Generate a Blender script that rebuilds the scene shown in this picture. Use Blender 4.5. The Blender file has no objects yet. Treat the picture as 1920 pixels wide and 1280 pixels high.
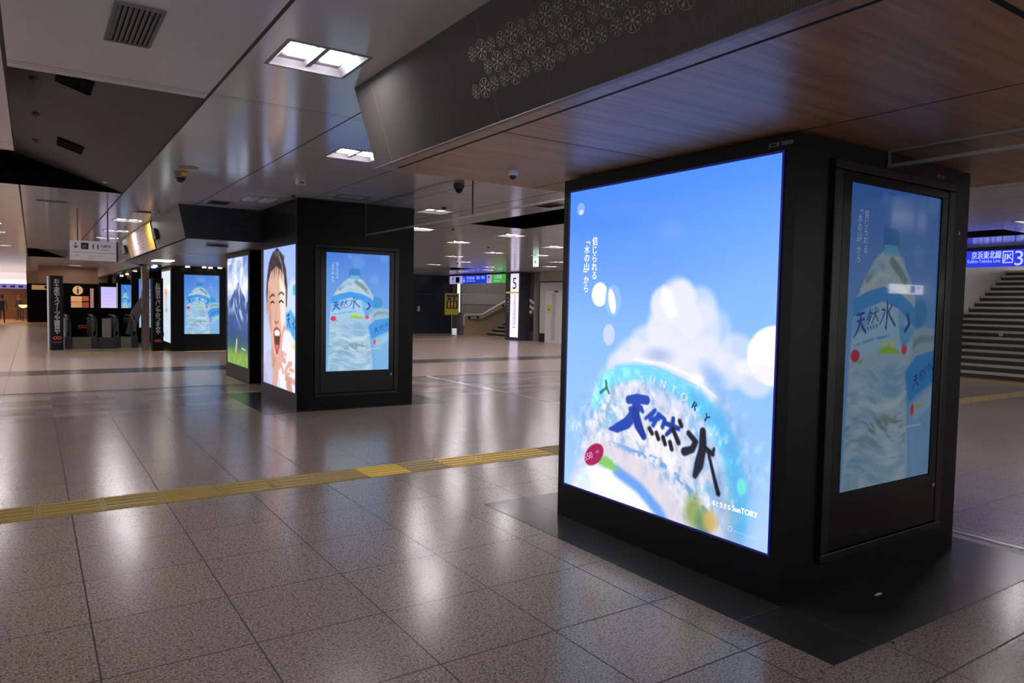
import bpy, math, random
import numpy as np
from mathutils import Vector, Matrix
random.seed(7)
S = bpy.context.scene
COL = S.collection

# ------------------------------------------------------------------ camera
F_PX = 1347.23
CAM = Vector((0.3936, -4.3736, 1.5117))
yaw, pitch, roll = map(math.radians, (33.712, -2.921, 1.101))
fw = Vector((math.sin(yaw)*math.cos(pitch), math.cos(yaw)*math.cos(pitch), math.sin(pitch)))
rt0 = Vector((math.cos(yaw), -math.sin(yaw), 0)); up0 = rt0.cross(fw)
rt = math.cos(roll)*rt0 + math.sin(roll)*up0
up = -math.sin(roll)*rt0 + math.cos(roll)*up0
cd = bpy.data.cameras.new('camera'); cam = bpy.data.objects.new('camera', cd); COL.objects.link(cam)
cam.matrix_world = Matrix(((rt.x, up.x, -fw.x, CAM.x), (rt.y, up.y, -fw.y, CAM.y), (rt.z, up.z, -fw.z, CAM.z), (0, 0, 0, 1)))
cd.sensor_width = 36; cd.sensor_fit = 'HORIZONTAL'; cd.lens = F_PX/1920*36
cd.clip_start = 0.05; cd.clip_end = 200
S.camera = cam

# ------------------------------------------------------------------ world, view, light levels
w = bpy.data.worlds.new('world'); S.world = w; w.use_nodes = True
w.node_tree.nodes['Background'].inputs[0].default_value = (0.96, 0.95, 1.0, 1)
w.node_tree.nodes['Background'].inputs[1].default_value = 1.3
S.view_settings.view_transform = 'Standard'; S.view_settings.look = 'None'
S.view_settings.gamma = 1; S.view_settings.exposure = 0; S.view_settings.use_curve_mapping = False
S.cycles.use_denoising = True
S.cycles.sample_clamp_indirect = 4; S.cycles.sample_clamp_direct = 0
S.cycles.max_bounces = 8; S.cycles.diffuse_bounces = 4; S.cycles.glossy_bounces = 4
S.cycles.caustics_reflective = False; S.cycles.caustics_refractive = False
LAMP = 140.0           # radiance of the ceiling lamp panels
CEIL = 2.91           # white ceiling height
SOF = 2.41            # wooden soffit height

# ------------------------------------------------------------------ helpers
def lin(c):
    return tuple(((x/255+0.055)/1.055)**2.4 if x/255 > 0.04045 else x/255/12.92 for x in c[:3])
def mat(name, col=(128, 128, 128), rough=0.5, metal=0.0, emit=None, es=1.0, spec=0.5, coat=0.0):
    m = bpy.data.materials.new(name); m.use_nodes = True
    b = m.node_tree.nodes['Principled BSDF']
    b.inputs['Base Color'].default_value = (*lin(col), 1)
    b.inputs['Roughness'].default_value = rough; b.inputs['Metallic'].default_value = metal
    b.inputs['Specular IOR Level'].default_value = spec
    b.inputs['Coat Weight'].default_value = coat
    if emit:
        b.inputs['Emission Color'].default_value = (*lin(emit), 1); b.inputs['Emission Strength'].default_value = es
    return m
class NT:
    def __init__(s, m): s.t = m.node_tree; s.b = s.t.nodes['Principled BSDF']
    def n(s, typ, **k):
        x = s.t.nodes.new(typ)
        for a, v in k.items(): setattr(x, a, v)
        return x
    def link(s, a, b): s.t.links.new(a, b)
    def setin(s, node, i, v):
        if isinstance(v, bpy.types.NodeSocket): s.link(v, node.inputs[i])
        elif v is not None: node.inputs[i].default_value = v
    def m(s, op, a, b=None, c=None):
        x = s.n('ShaderNodeMath', operation=op); s.setin(x, 0, a); s.setin(x, 1, b)
        if c is not None: s.setin(x, 2, c)
        return x.outputs[0]
    def mix(s, f, a, b):
        x = s.n('ShaderNodeMix', data_type='RGBA')
        s.setin(x, 0, f)
        for i, v in ((6, a), (7, b)):
            if isinstance(v, bpy.types.NodeSocket): s.link(v, x.inputs[i])
            else: x.inputs[i].default_value = (*v, 1)
        return x.outputs[2]
    def line(s, x, c, w):      # 1 where |x-c|<w
        return s.m('LESS_THAN', s.m('ABSOLUTE', s.m('SUBTRACT', x, c)), w)
    def band(s, x, a, b): return s.m('MULTIPLY', s.m('GREATER_THAN', x, a), s.m('LESS_THAN', x, b))
    def periodic(s, x, p, w):  # 1 near multiples of p
        return s.m('LESS_THAN', s.m('ABSOLUTE', s.m('SUBTRACT', x, s.m('MULTIPLY', s.m('ROUND', s.m('DIVIDE', x, p)), p))), w)
    def orr(s, *a):
        r = a[0]
        for b in a[1:]: r = s.m('MAXIMUM', r, b)
        return r
    def pos(s):
        g = s.n('ShaderNodeNewGeometry'); x = s.n('ShaderNodeSeparateXYZ'); s.link(g.outputs['Position'], x.inputs[0])
        return g.outputs['Position'], x.outputs[0], x.outputs[1], x.outputs[2]
    def noise(s, vec, scale, detail=3, rough=0.5, stretch=None):
        if stretch:
            mp = s.n('ShaderNodeMapping'); s.link(vec, mp.inputs[0]); mp.inputs['Scale'].default_value = stretch; vec = mp.outputs[0]
        x = s.n('ShaderNodeTexNoise'); s.link(vec, x.inputs['Vector']); x.inputs['Scale'].default_value = scale
        x.inputs['Detail'].default_value = detail; x.inputs['Roughness'].default_value = rough
        return x.outputs['Fac']
    def ramp(s, f, a, b):
        x = s.n('ShaderNodeMapRange'); s.link(f, x.inputs[0]); x.inputs[1].default_value = a; x.inputs[2].default_value = b
        return x.outputs[0]
    def bump(s, h, st, d=0.01):
        x = s.n('ShaderNodeBump'); s.link(h, x.inputs['Height']); x.inputs['Strength'].default_value = st; x.inputs['Distance'].default_value = d
        s.link(x.outputs[0], s.b.inputs['Normal'])

WORLD = {}
def link(o, parent=None, origin=(0, 0, 0)):
    COL.objects.link(o); WORLD[o.name] = Vector(origin)
    if parent: o.parent = parent; o.location = Vector(origin)-WORLD[parent.name]
    else: o.location = origin
    return o
class MB:
    def __init__(s): s.v = []; s.f = []; s.mi = []; s.k = 0
    def add(s, vs, fs):
        n = len(s.v); s.v += [tuple(p) for p in vs]; s.f += [tuple(i+n for i in f) for f in fs]; s.mi += [s.k]*len(fs); return s
    def box(s, x0, x1, y0, y1, z0, z1):
        return s.add([(x, y, z) for x in (x0, x1) for y in (y0, y1) for z in (z0, z1)],
                     [(0, 1, 3, 2), (4, 6, 7, 5), (0, 4, 5, 1), (2, 3, 7, 6), (0, 2, 6, 4), (1, 5, 7, 3)])
    def quad(s, *p): return s.add(p, [(0, 1, 2, 3)])
    def prism(s, poly, d):     # poly: 3d points, d: extrusion vector
        n = len(poly); d = Vector(d)
        vs = [Vector(p) for p in poly]; vs += [p+d for p in vs]
        return s.add(vs, [tuple(range(n-1, -1, -1)), tuple(range(n, 2*n))]+[(i, (i+1) % n, n+(i+1) % n, n+i) for i in range(n)])
    def tube(s, pts, r, n=10, cap=True):
        pts = [Vector(p) for p in pts]; rs = r if isinstance(r, (list, tuple)) else [r]*len(pts)
        vs = []; fs = []; prev = None
        for i, p in enumerate(pts):
            d = (pts[min(i+1, len(pts)-1)]-pts[max(i-1, 0)]).normalized()
            a = prev or (Vector((0, 0, 1)) if abs(d.z) < .9 else Vector((1, 0, 0)))
            a = (a-d*a.dot(d)).normalized(); prev = a; b = d.cross(a)
            vs += [p+(a*math.cos(t)+b*math.sin(t))*rs[i] for t in (2*math.pi*k/n for k in range(n))]
        for i in range(len(pts)-1):
            fs += [(i*n+k, i*n+(k+1) % n, (i+1)*n+(k+1) % n, (i+1)*n+k) for k in range(n)]
        if cap: fs += [tuple(range(n-1, -1, -1)), tuple(range((len(pts)-1)*n, len(pts)*n))]
        return s.add(vs, fs)
    def lathe(s, prof, c, n=20):   # prof: (r, z) list about vertical axis through c
        vs = [(c[0]+r*math.cos(2*math.pi*k/n), c[1]+r*math.sin(2*math.pi*k/n), c[2]+z) for r, z in prof for k in range(n)]
        fs = [(i*n+k, i*n+(k+1) % n, (i+1)*n+(k+1) % n, (i+1)*n+k) for i in range(len(prof)-1) for k in range(n)]
        fs += [tuple(range(n-1, -1, -1)), tuple(range((len(prof)-1)*n, len(prof)*n))]
        return s.add(vs, fs)
    def build(s, name, m, parent=None, smooth=False, bevel=0, origin=None):
        if origin is None:
            if parent: origin = WORLD[parent.name]
            else:
                a = np.array(s.v); origin = ((a[:, 0].min()+a[:, 0].max())/2, (a[:, 1].min()+a[:, 1].max())/2, a[:, 2].min())
        O = Vector(origin)
        me = bpy.data.meshes.new(name); me.from_pydata([(p[0]-O.x, p[1]-O.y, p[2]-O.z) for p in s.v], [], s.f)
        ms = m if isinstance(m, (list, tuple)) else [m]
        for q in ms: me.materials.append(q)
        if len(ms) > 1: me.polygons.foreach_set('material_index', s.mi)
        if smooth: me.shade_smooth() if hasattr(me, 'shade_smooth') else None
        me.update()
        o = bpy.data.objects.new(name, me); link(o, parent, O)
        if bevel:
            b = o.modifiers.new('bevel', 'BEVEL'); b.width = bevel; b.segments = 2; b.limit_method = 'ANGLE'
        return o
def tag(o, label=None, cat=None, group=None, kind=None):
    if label: o['label'] = label
    if cat: o['category'] = cat
    if group: o['group'] = group
    if kind: o['kind'] = kind
    return o
def struct(o): o['kind'] = 'structure'; return o
def thing(name, loc, label, cat, group=None):
    o = bpy.data.objects.new(name, None); o.empty_display_size = .1; link(o, None, loc); return tag(o, label, cat, group)
def BOX(*a): return MB().box(*a)
def clone(root, loc, label=None, group=None):
    r = root.copy(); COL.objects.link(r); r.location = loc
    if label: r['label'] = label
    if group: r['group'] = group
    for ch in list(root.children):
        c = ch.copy(); COL.objects.link(c); c.parent = r
        for g in list(ch.children):
            d = g.copy(); COL.objects.link(d); d.parent = c
    return r

# text -> flat mesh data
_tc = {}
def glyphs(body):
    if body in _tc: return _tc[body]
    c = bpy.data.curves.new('t', 'FONT'); c.body = body; c.size = 1; c.align_x = 'LEFT'; c.resolution_u = 3
    o = bpy.data.objects.new('t', c); COL.objects.link(o)
    dg = bpy.context.evaluated_depsgraph_get(); e = o.evaluated_get(dg); me = e.to_mesh()
    vs = [tuple(v.co) for v in me.vertices]; fs = [tuple(p.vertices) for p in me.polygons]
    e.to_mesh_clear(); bpy.data.objects.remove(o); bpy.data.curves.remove(c)
    _tc[body] = (vs, fs); return _tc[body]
class Face:
    """a flat rectangle: top-left corner O, right direction R, width w, height h (down is D)"""
    def __init__(s, O, R, w, h, D=(0, 0, -1), off=0.0):
        s.O = Vector(O); s.R = Vector(R).normalized(); s.D = Vector(D).normalized(); s.w = w; s.h = h
        s.N = s.D.cross(s.R).normalized()      # towards the viewer
        s.O = s.O+s.N*off
    def p(s, u, v, off=0.0): return s.O+s.R*(u*s.w)+s.D*(v*s.h)+s.N*off
    def m(s, x, y, off=0.0): return s.O+s.R*x+s.D*y+s.N*off     # metres
    def rect(s, mb, u0, v0, u1, v1, off=0.0, depth=None):
        q = [s.p(u0, v0, off), s.p(u0, v1, off), s.p(u1, v1, off), s.p(u1, v0, off)]
        if depth: return mb.prism(q, -s.N*depth)
        return mb.quad(*q)
    def text(s, mb, body, u, v, size, off=0.002, rot=0, wide=1.0, center=False, fit=None, bold=0, mid=False):
        vs, fs = glyphs(body)
        if not vs: return mb
        xs = [p[0] for p in vs]; x0, x1 = min(xs), max(xs)
        sx = size*wide
        if fit: sx = fit/(x1-x0)
        cx = (x0+x1)/2 if center else x0
        cy = (min(p[1] for p in vs)+max(p[1] for p in vs))/2 if mid else 0
        ca, sa = math.cos(rot), math.sin(rot)
        for bx in ([0] if not bold else [-bold, 0, bold]):
            out = []
            for x, y, _ in vs:
                X = (x-cx)*sx+bx; Y = (y-cy)*size
                X, Y = X*ca-Y*sa, X*sa+Y*ca
                out.append(s.m(u*s.w+X, v*s.h-Y, off+(0.0003*(bx > 0)-0.0003*(bx < 0))))
            mb.add(out, fs)
        return mb
    def vtext(s, mb, body, u, v, size, pitch, off=0.002, wide=1.0, bold=0):
        for q_, ch in enumerate(body):
            i = q_-(.45 if body[0] == '「' else 0)-(.25 if ch == '」' else 0)-(.4 if '」' in body[:q_] else 0)
            if ch == ' ': continue
            if ch in '「」ー': s.text(mb, ch, u+(.16*size/s.w if ch == '「' else -.16*size/s.w if ch == '」' else 0), v+(i*pitch-(.12 if ch == '「' else .62 if ch == '」' else .36)*size)/s.h, size, off, rot=-math.pi/2, center=True, mid=True, bold=bold)
            else: s.text(mb, ch, u, v+i*pitch/s.h, size, off, wide=wide, center=True, bold=bold)
        return mb

# ------------------------------------------------------------------ painter for the lit posters
class Canvas:
    def __init__(s, W, H, aspect, top, bot):
        s.W, s.H, s.a = W, H, aspect
        s.X, s.Y = np.meshgrid(np.linspace(0, 1, W+1), np.linspace(0, 1, H+1))
        t = s.Y[..., None]; s.I = np.array(top, float)*(1-t)+np.array(bot, float)*t
    def bl(s, m, col, a=1.0):
        m = np.clip(m*a, 0, 1)[..., None]; s.I = s.I*(1-m)+np.array(col, float)*m
    def ell(s, cx, cy, rx, ry, col, a=1.0, soft=0.1, rot=0, noise=None):
        x = s.X-cx; y = s.Y-cy; c, n = math.cos(rot), math.sin(rot)
        y = y*s.a; ry = ry*s.a
        u = (x*c+y*n)/rx; v = (-x*n+y*c)/ry
        d = np.sqrt(u*u+v*v); m = np.clip((1-d)/soft+.5, 0, 1)
        if noise is not None: m = m*noise
        s.bl(m, col, a)
    def poly(s, pts, col, a=1.0, soft=0.004, noise=None):
        P = np.array(pts, float)*[1, s.a]; x = s.X; y = s.Y*s.a
        d = np.full(x.shape, 1e9); ins = np.zeros(x.shape, bool)
        for i in range(len(P)):
            p, q = P[i-1], P[i]; e = q-p
            t = np.clip(((x-p[0])*e[0]+(y-p[1])*e[1])/(e@e+1e-12), 0, 1)
            d = np.minimum(d, np.hypot(x-p[0]-t*e[0], y-p[1]-t*e[1]))
            c = ((p[1] > y) != (q[1] > y)) & (x < (q[0]-p[0])*(y-p[1])/(q[1]-p[1]+1e-12)+p[0]); ins ^= c
        m = np.clip(np.where(ins, d, -d)/soft+.5, 0, 1)
        if noise is not None: m = m*noise
        s.bl(m, col, a); return m
    def stroke(s, pts, w, col, a=1.0, soft=0.004, noise=None):
        P = np.array(pts, float)*[1, s.a]; x = s.X; y = s.Y*s.a
        ws = w if isinstance(w, (list, tuple)) else [w]*len(P); m = np.zeros(x.shape)
        for i in range(len(P)-1):
            p, q = P[i], P[i+1]; e = q-p
            t = np.clip(((x-p[0])*e[0]+(y-p[1])*e[1])/(e@e+1e-12), 0, 1)
            d = (ws[i]*(1-t)+ws[i+1]*t)-np.hypot(x-p[0]-t*e[0], y-p[1]-t*e[1])
            m = np.maximum(m, np.clip(d/soft+.5, 0, 1))
        if noise is not None: m = m*noise
        s.bl(m, col, a); return m
    def noise(s, fx, fy, seed=0, oct=4, dx=None, dy=None):
        r = np.random.RandomState(seed); out = 0; amp = 1; tot = 0
        X = s.X if dx is None else s.X+dx; Y = s.Y if dy is None else s.Y+dy
        for o in range(oct):
            gx, gy = int(fx*2**o)+3, int(fy*2**o)+3; g = r.rand(gy+1, gx+1)
            x = np.clip(X, 0, 1)*(gx-1.001); y = np.clip(Y, 0, 1)*(gy-1.001); xi = x.astype(int); yi = y.astype(int)
            tx = x-xi; ty = y-yi; tx = tx*tx*(3-2*tx); ty = ty*ty*(3-2*ty)
            out = out+amp*((g[yi, xi]*(1-tx)+g[yi, xi+1]*tx)*(1-ty)+(g[yi+1, xi]*(1-tx)+g[yi+1, xi+1]*tx)*ty); tot += amp; amp *= .55
        return out/tot
    def mesh(s, name, face, m, parent, off=0.0):
        X, Y = s.X.ravel(), s.Y.ravel()
        O, R, D, N = (np.array(v) for v in (face.O, face.R, face.D, face.N))
        base = np.array(WORLD[parent.name])
        co = O-base+N*off+R*(X*face.w)[:, None]+D*(Y*face.h)[:, None]
        W, H = s.W, s.H; i = np.arange(H)[:, None]*(W+1)+np.arange(W)[None, :]
        q = np.stack([i, i+W+1, i+W+2, i+1], -1).reshape(-1, 4)
        me = bpy.data.meshes.new(name); me.vertices.add(len(co)); me.vertices.foreach_set('co', co.ravel())
        me.loops.add(q.size); me.loops.foreach_set('vertex_index', q.ravel().astype(np.int32))
        me.polygons.add(len(q)); me.polygons.foreach_set('loop_start', np.arange(0, q.size, 4, dtype=np.int32))
        me.update(calc_edges=True)
        c = me.color_attributes.new('ink', 'FLOAT_COLOR', 'POINT')
        v = np.clip(s.I.reshape(-1, 3)/255, 0, 1); v = np.where(v > .04045, ((v+.055)/1.055)**2.4, v/12.92)
        c.data.foreach_set('color', np.hstack([v, np.ones((len(v), 1))]).astype(np.float32).ravel())
        me.materials.append(m)
        o = bpy.data.objects.new(name, me); return link(o, parent, WORLD[parent.name])
def screen_mat(name, strength, rough=0.12, gloss=0.5):
    m = mat(name, (6, 6, 8), rough, spec=gloss); t = NT(m)
    a = t.n('ShaderNodeAttribute', attribute_name='ink'); t.link(a.outputs['Color'], t.b.inputs['Emission Color'])
    t.b.inputs['Emission Strength'].default_value = strength; return m
def ink_mat(name, col, es): return mat(name, (8, 8, 8), .3, emit=col, es=es)

# ------------------------------------------------------------------ materials
# granite floor
m_floor = mat('granite_floor', rough=.24); t = NT(m_floor); P, x, y, z = t.pos()
near = t.m('LESS_THAN', y, 5.9)
mosaic = t.band(y, 5.9, 8.75)
rowf = t.m('DIVIDE', y, .5915)
colx = t.m('FLOOR', t.m('DIVIDE', x, .6)); rowi = t.m('FLOOR', rowf)
cmb = t.n('ShaderNodeCombineXYZ'); t.link(colx, cmb.inputs[0]); t.link(rowi, cmb.inputs[1])
wn = t.n('ShaderNodeTexWhiteNoise', noise_dimensions='3D'); t.link(cmb.outputs[0], wn.inputs['Vector'])
# mosaic cells: 0.6 x 0.3 running bond
r2 = t.m('FLOOR', t.m('DIVIDE', y, .2958)); sh = t.m('MULTIPLY', t.m('MODULO', r2, 3), .2)
c2 = t.m('FLOOR', t.m('DIVIDE', t.m('ADD', x, sh), .6))
cmb2 = t.n('ShaderNodeCombineXYZ'); t.link(c2, cmb2.inputs[0]); t.link(r2, cmb2.inputs[1])
wn2 = t.n('ShaderNodeTexWhiteNoise', noise_dimensions='3D'); t.link(cmb2.outputs[0], wn2.inputs['Vector'])
n1 = t.noise(P, 95, 3, .65); n2 = t.noise(P, 34, 3, .7); n3 = t.noise(P, 230, 2, .5)
base = t.mix(t.ramp(n1, .38, .58), lin((84, 78, 78)), lin((182, 160, 144)))
base = t.mix(t.m('MULTIPLY', t.ramp(n2, .56, .63), .6), base, lin((62, 62, 72)))
base = t.mix(t.m('MULTIPLY', t.ramp(n3, .52, .72), .45), base, lin((205, 190, 175)))
base = t.mix(t.m('MULTIPLY', wn.outputs['Value'], .16), base, lin((120, 108, 100)))
mos = t.mix(wn2.outputs['Value'], lin((112, 102, 100)), lin((190, 178, 172)))
base = t.mix(t.m('MULTIPLY', mosaic, .55), base, mos)
base = t.mix(t.m('MULTIPLY', t.m('GREATER_THAN', y, 8.75), .6), base, lin((196, 176, 164)))
grey = lin((88, 84, 86))
base = t.mix(t.band(y, 11.9, 12.95), base, grey)
base = t.mix(t.band(y, 8.75, 8.95), base, lin((110, 104, 104)))
far = t.m('GREATER_THAN', y, 40); base = t.mix(far, base, lin((205, 160, 110)))
jx = t.m('MULTIPLY', t.periodic(x, .6, .0036), t.m('SUBTRACT', 1, mosaic)); jy = t.periodic(y, .5915, .0040)
jm = t.m('MULTIPLY', t.periodic(y, .2958, .0016), mosaic)
jt = t.orr(jx, jy, jm)
base = t.mix(jt, base, lin((46, 43, 44)))
t.link(base, t.b.inputs['Base Color'])
t.b.inputs['Specular IOR Level'].default_value = .38
hb = t.m('SUBTRACT', t.m('MULTIPLY', n1, .35), jt); t.bump(hb, .03, .003)
rr = t.m('ADD', .15, t.m('MULTIPLY', n2, .12)); t.link(t.m('MAXIMUM', rr, t.m('MULTIPLY', jt, .6)), t.b.inputs['Roughness'])
# dark polished slate around the pillars
m_slate = mat('dark_slate_tile', rough=.2); t = NT(m_slate); P, x, y, z = t.pos()
n1 = t.noise(P, 3, 4, .6)
b = t.mix(n1, lin((46, 47, 47)), lin((62, 62, 61)))
ln = t.orr(t.line(y, -2.156, .002), t.line(y, -1.12, .002), t.line(x, 3.55, .002), t.line(x, 4.15, .0015), t.line(x, 4.75, .0015), t.line(x, 5.32, .0015), t.line(y, -.29, .0015), t.line(y, 5.42, .002), t.line(y, 7.28, .002))
b = t.mix(ln, b, lin((92, 92, 88))); t.link(b, t.b.inputs['Base Color'])
t.link(t.m('ADD', .16, t.m('MULTIPLY', t.noise(P, 9, 4, .7), .16)), t.b.inputs['Roughness'])
# white enamel ceiling panels
m_ceil = mat('white_enamel_ceiling', (196, 190, 190), rough=.1, spec=.6); t = NT(m_ceil); P, x, y, z = t.pos()
sm = t.orr(*[t.line(x, c, .011) for c in (-2.1, .27, 1.42, 5.8, 6.78, 11.6, 13.8, 14.9)], *[t.line(x, c, .007) for c in (2.43, 3.58, 4.69, 8.1, 9.3, 10.2, 16.1)])
sy = t.orr(*[t.line(y, c, .0045) for c in (-8.3, -5.2, -2.1, .93, 3.75, 4.13, 7.05, 9.6, 12.2, 14.6, 17.1, 19.6, 22.1, 24.6, 28, 32, 36, 40)], *[t.line(y, c, .003) for c in (.98, 5.6, 8.3, 10.9, 13.4)])
sm = t.orr(sm, sy)
b = t.mix(sm, lin((226, 228, 234)), lin((58, 52, 54)))
wn3 = t.n('ShaderNodeTexWhiteNoise', noise_dimensions='2D'); cb = t.n('ShaderNodeCombineXYZ')
t.link(t.m('FLOOR', t.m('DIVIDE', x, 1.15)), cb.inputs[0]); t.link(t.m('FLOOR', t.m('DIVIDE', y, 3.1)), cb.inputs[1]); t.link(cb.outputs[0], wn3.inputs['Vector'])
b = t.mix(t.m('MULTIPLY', wn3.outputs['Value'], .10), b, lin((190, 184, 186)))
t.link(b, t.b.inputs['Base Color'])
t.link(t.m('ADD', .14, t.m('MULTIPLY', sm, .6)), t.b.inputs['Roughness'])
hh = t.m('SUBTRACT', t.m('MULTIPLY', t.noise(P, 1.1, 1, .4), .5), t.m('MULTIPLY', sm, .08)); t.bump(hh, .12, .05); t.b.inputs['Specular IOR Level'].default_value = .42
# oak laminate soffit
m_wood = mat('oak_laminate', rough=.32, spec=.45); t = NT(m_wood); P, x, y, z = t.pos()
g1 = t.noise(P, 1, 4, .6, (1.2, 26, 1)); g2 = t.noise(P, 1, 3, .7, (3, 120, 1))
b = t.mix(t.ramp(g1, .3, .72), lin((162, 116, 82)), lin((208, 162, 122))); b = t.mix(t.m('MULTIPLY', g2, .35), b, lin((122, 90, 72)))
sx = t.orr(t.m('MULTIPLY', t.line(x, 2.44, .010), t.m('LESS_THAN', y, .11)), t.m('MULTIPLY', t.line(y, -1.18, .0055), t.band(x, 2.44, 3.6)), t.line(x, 3.61, .006), t.m('MULTIPLY', t.line(y, -3.38, .012), t.m('GREATER_THAN', x, 2.44)), t.line(x, 4.75, .005))
b = t.mix(sx, b, lin((14, 13, 16))); t.link(b, t.b.inputs['Base Color'])
t.link(t.m('ADD', .36, t.m('MULTIPLY', sx, .5)), t.b.inputs['Roughness'])
# dark satin metal of the beam, with fine ribs
m_beam = mat('dark_ribbed_metal', (78, 72, 70), .48, .0, spec=.4); t = NT(m_beam); P, x, y, z = t.pos()
sl = t.orr(*[t.line(y, c, .0025) for c in (-.06, -1.34, -4.1)])
t.link(t.mix(sl, lin((60, 56, 54)), lin((104, 98, 94))), t.b.inputs['Base Color'])
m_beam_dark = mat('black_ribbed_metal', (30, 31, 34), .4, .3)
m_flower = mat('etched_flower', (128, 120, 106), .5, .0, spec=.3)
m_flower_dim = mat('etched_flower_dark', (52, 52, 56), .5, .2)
m_black = mat('black_satin_panel', (9, 10, 14), .34, spec=.16)
m_black2 = mat('black_gloss_frame', (9, 8, 8), .16, spec=.3)
m_black3 = mat('black_frame_lip', (18, 16, 17), .25, spec=.3)
m_neck = mat('matt_black', (12, 12, 13), .6)
m_void = mat('void_black', (9, 9, 10), .9, spec=.1)
m_recess = mat('dark_grey_panel', (78, 72, 70), .55); t = NT(m_recess); P, x, y, z = t.pos()
t.link(t.mix(t.orr(t.line(y, 3.055, .009), t.line(y, 4.77, .009), t.line(y, 24, .009)), lin((74, 69, 67)), lin((12, 11, 11))), t.b.inputs['Base Color'])
m_yel = mat('dull_yellow_tactile', (164, 138, 62), .45); m_yel2 = mat('fresh_yellow_tactile', (232, 194, 48), .4)
m_white = mat('white_plastic', (205, 200, 198), .4); m_grey = mat('grey_plastic', (120, 117, 116), .45)
m_dark = mat('dark_plastic', (30, 30, 34), .35); m_grille = mat('grille_blade', (104, 98, 88), .5)
m_lamp = mat('lamp_panel', (255, 255, 255), .5, emit=(255, 247, 250), es=LAMP)
m_refl = mat('lamp_reflector', (140, 138, 144), .4, spec=.3)
m_down = mat('warm_downlight', (255, 240, 210), .5, emit=(255, 228, 178), es=16)
m_steel = mat('brushed_steel', (170, 168, 170), .3, .9)
m_glass = bpy.data.materials.new('clear_glass'); m_glass.use_nodes = True; t = NT(m_glass)
t.b.inputs['Transmission Weight'].default_value = 1; t.b.inputs['Roughness'].default_value = .02; t.b.inputs['IOR'].default_value = 1.02
t.b.inputs['Base Color'].default_value = (.93, .94, .95, 1)
m_rail = mat('glass_rail', (150, 142, 144), .3, .5)
m_wtext = mat('white_lettering', (205, 205, 205), .5)
m_gtext = mat('grey_lettering', (128, 128, 132), .5)
m_otext = mat('orange_lettering', (190, 80, 40), .5)
m_big = screen_mat('lit_poster', 1.15); m_mid = screen_mat('lit_poster_monitor', .95); m_dim = screen_mat('lit_poster_behind_glass', .28, .03, .55)
m_far = screen_mat('lit_poster_far', 1.0)

# ------------------------------------------------------------------ floor and paving
fl = MB(); fl.quad((-14, -12, 0), (32, -12, 0), (32, 58, 0), (-14, 58, 0))
struct(fl.build('floor', m_floor, origin=(0, 0, 0)))
def slab(x0, x1, y0, y1, label):
    o = BOX(x0, x1, y0, y1, -.01, .0025).build('floor', m_slate); return struct(o)
slab(3.22, 5.56, -2.66, .2, ''); slab(2.93, 5.66, 5.28, 7.68, ''); slab(3.6, 5.45, 8.97, 10.9, '')
struct(BOX(5.56, 5.63, -6, .2, -.01, .002).build('trim_1', mat('pale_stone_strip', (150, 143, 138), .35)))
struct(BOX(5.68, 5.735, -9, .9, -.01, .003).build('trim_2', m_steel))
struct(BOX(5.745, 5.80, -9, .9, -.01, .003).build('trim_3', mat('blue_grey_joint', (118, 118, 150), .35, .4)))
struct(BOX(7.15, 7.2, 1.2, 8.95, -.01, .003).build('trim_4', m_steel))
struct(BOX(-10, 7.15, 8.93, 8.96, -.01, .0025).build('trim_5', mat('dark_joint', (50, 48, 50), .5)))

# tactile strip
def tactile(m):
    b = BOX(-.198, .198, -.19, .19, 0, .004)
    for k in range(4):
        yy = -.135+.09*k
        b.prism([(-.18, yy-.019, .004), (-.18, yy-.010, .010), (-.18, yy+.010, .010), (-.18, yy+.019, .004)], (.36, 0, 0))
    return b.build('tactile_block', m, origin=(0, 0, 0))
protos = {}
for k in range(-9, 43):
    xc = .4*k+.6; br = 1 if k in (6, 8, 9, 10) else 0
    if xc+.2 > 17.2: break
    if br not in protos:
        protos[br] = o = tactile(m_yel2 if br else m_yel)
        tag(o, 'bright newer yellow tactile paving block with four raised bars' if br else 'worn dull yellow tactile paving block of the strip crossing the floor', 'tactile paving', 'bright tactile blocks' if br else 'dull tactile blocks of the strip')
    else: o = protos[br].copy(); COL.objects.link(o)
    o.location = (xc, 1.582, .0)
o = protos[0]
for k, yy in enumerate(np.arange(2.2, 4.0, .4)):
    c = o.copy(); COL.objects.link(c); c.location = (18.2, yy, 0); c.rotation_euler = (0, 0, math.pi/2)
    c['label'] = 'yellow tactile paving block at the foot of the wide stairs'; c['group'] = 'tactile blocks at the wide stairs'
for k in range(8):
    c = o.copy(); COL.objects.link(c); c.location = (18.45, 22.82+.4*k, 0); c.rotation_euler = (0, 0, math.pi/2)
    c['label'] = 'yellow tactile paving block before the stairs beside pillar 5'; c['group'] = 'tactile blocks at the stairs beside pillar 5'
for k in range(7):
    c = o.copy(); COL.objects.link(c); c.location = (1.4+.4*k, 18.0, 0)
    c['label'] = 'yellow tactile paving block in front of the escalators'; c['group'] = 'tactile blocks at the escalators'
for k in range(11):
    c = o.copy(); COL.objects.link(c); c.location = (12.8+.4*k, 22.6, 0)
    c['label'] = 'yellow tactile paving block of the far strip towards pillar 5'; c['group'] = 'tactile blocks of the far strip'

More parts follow.
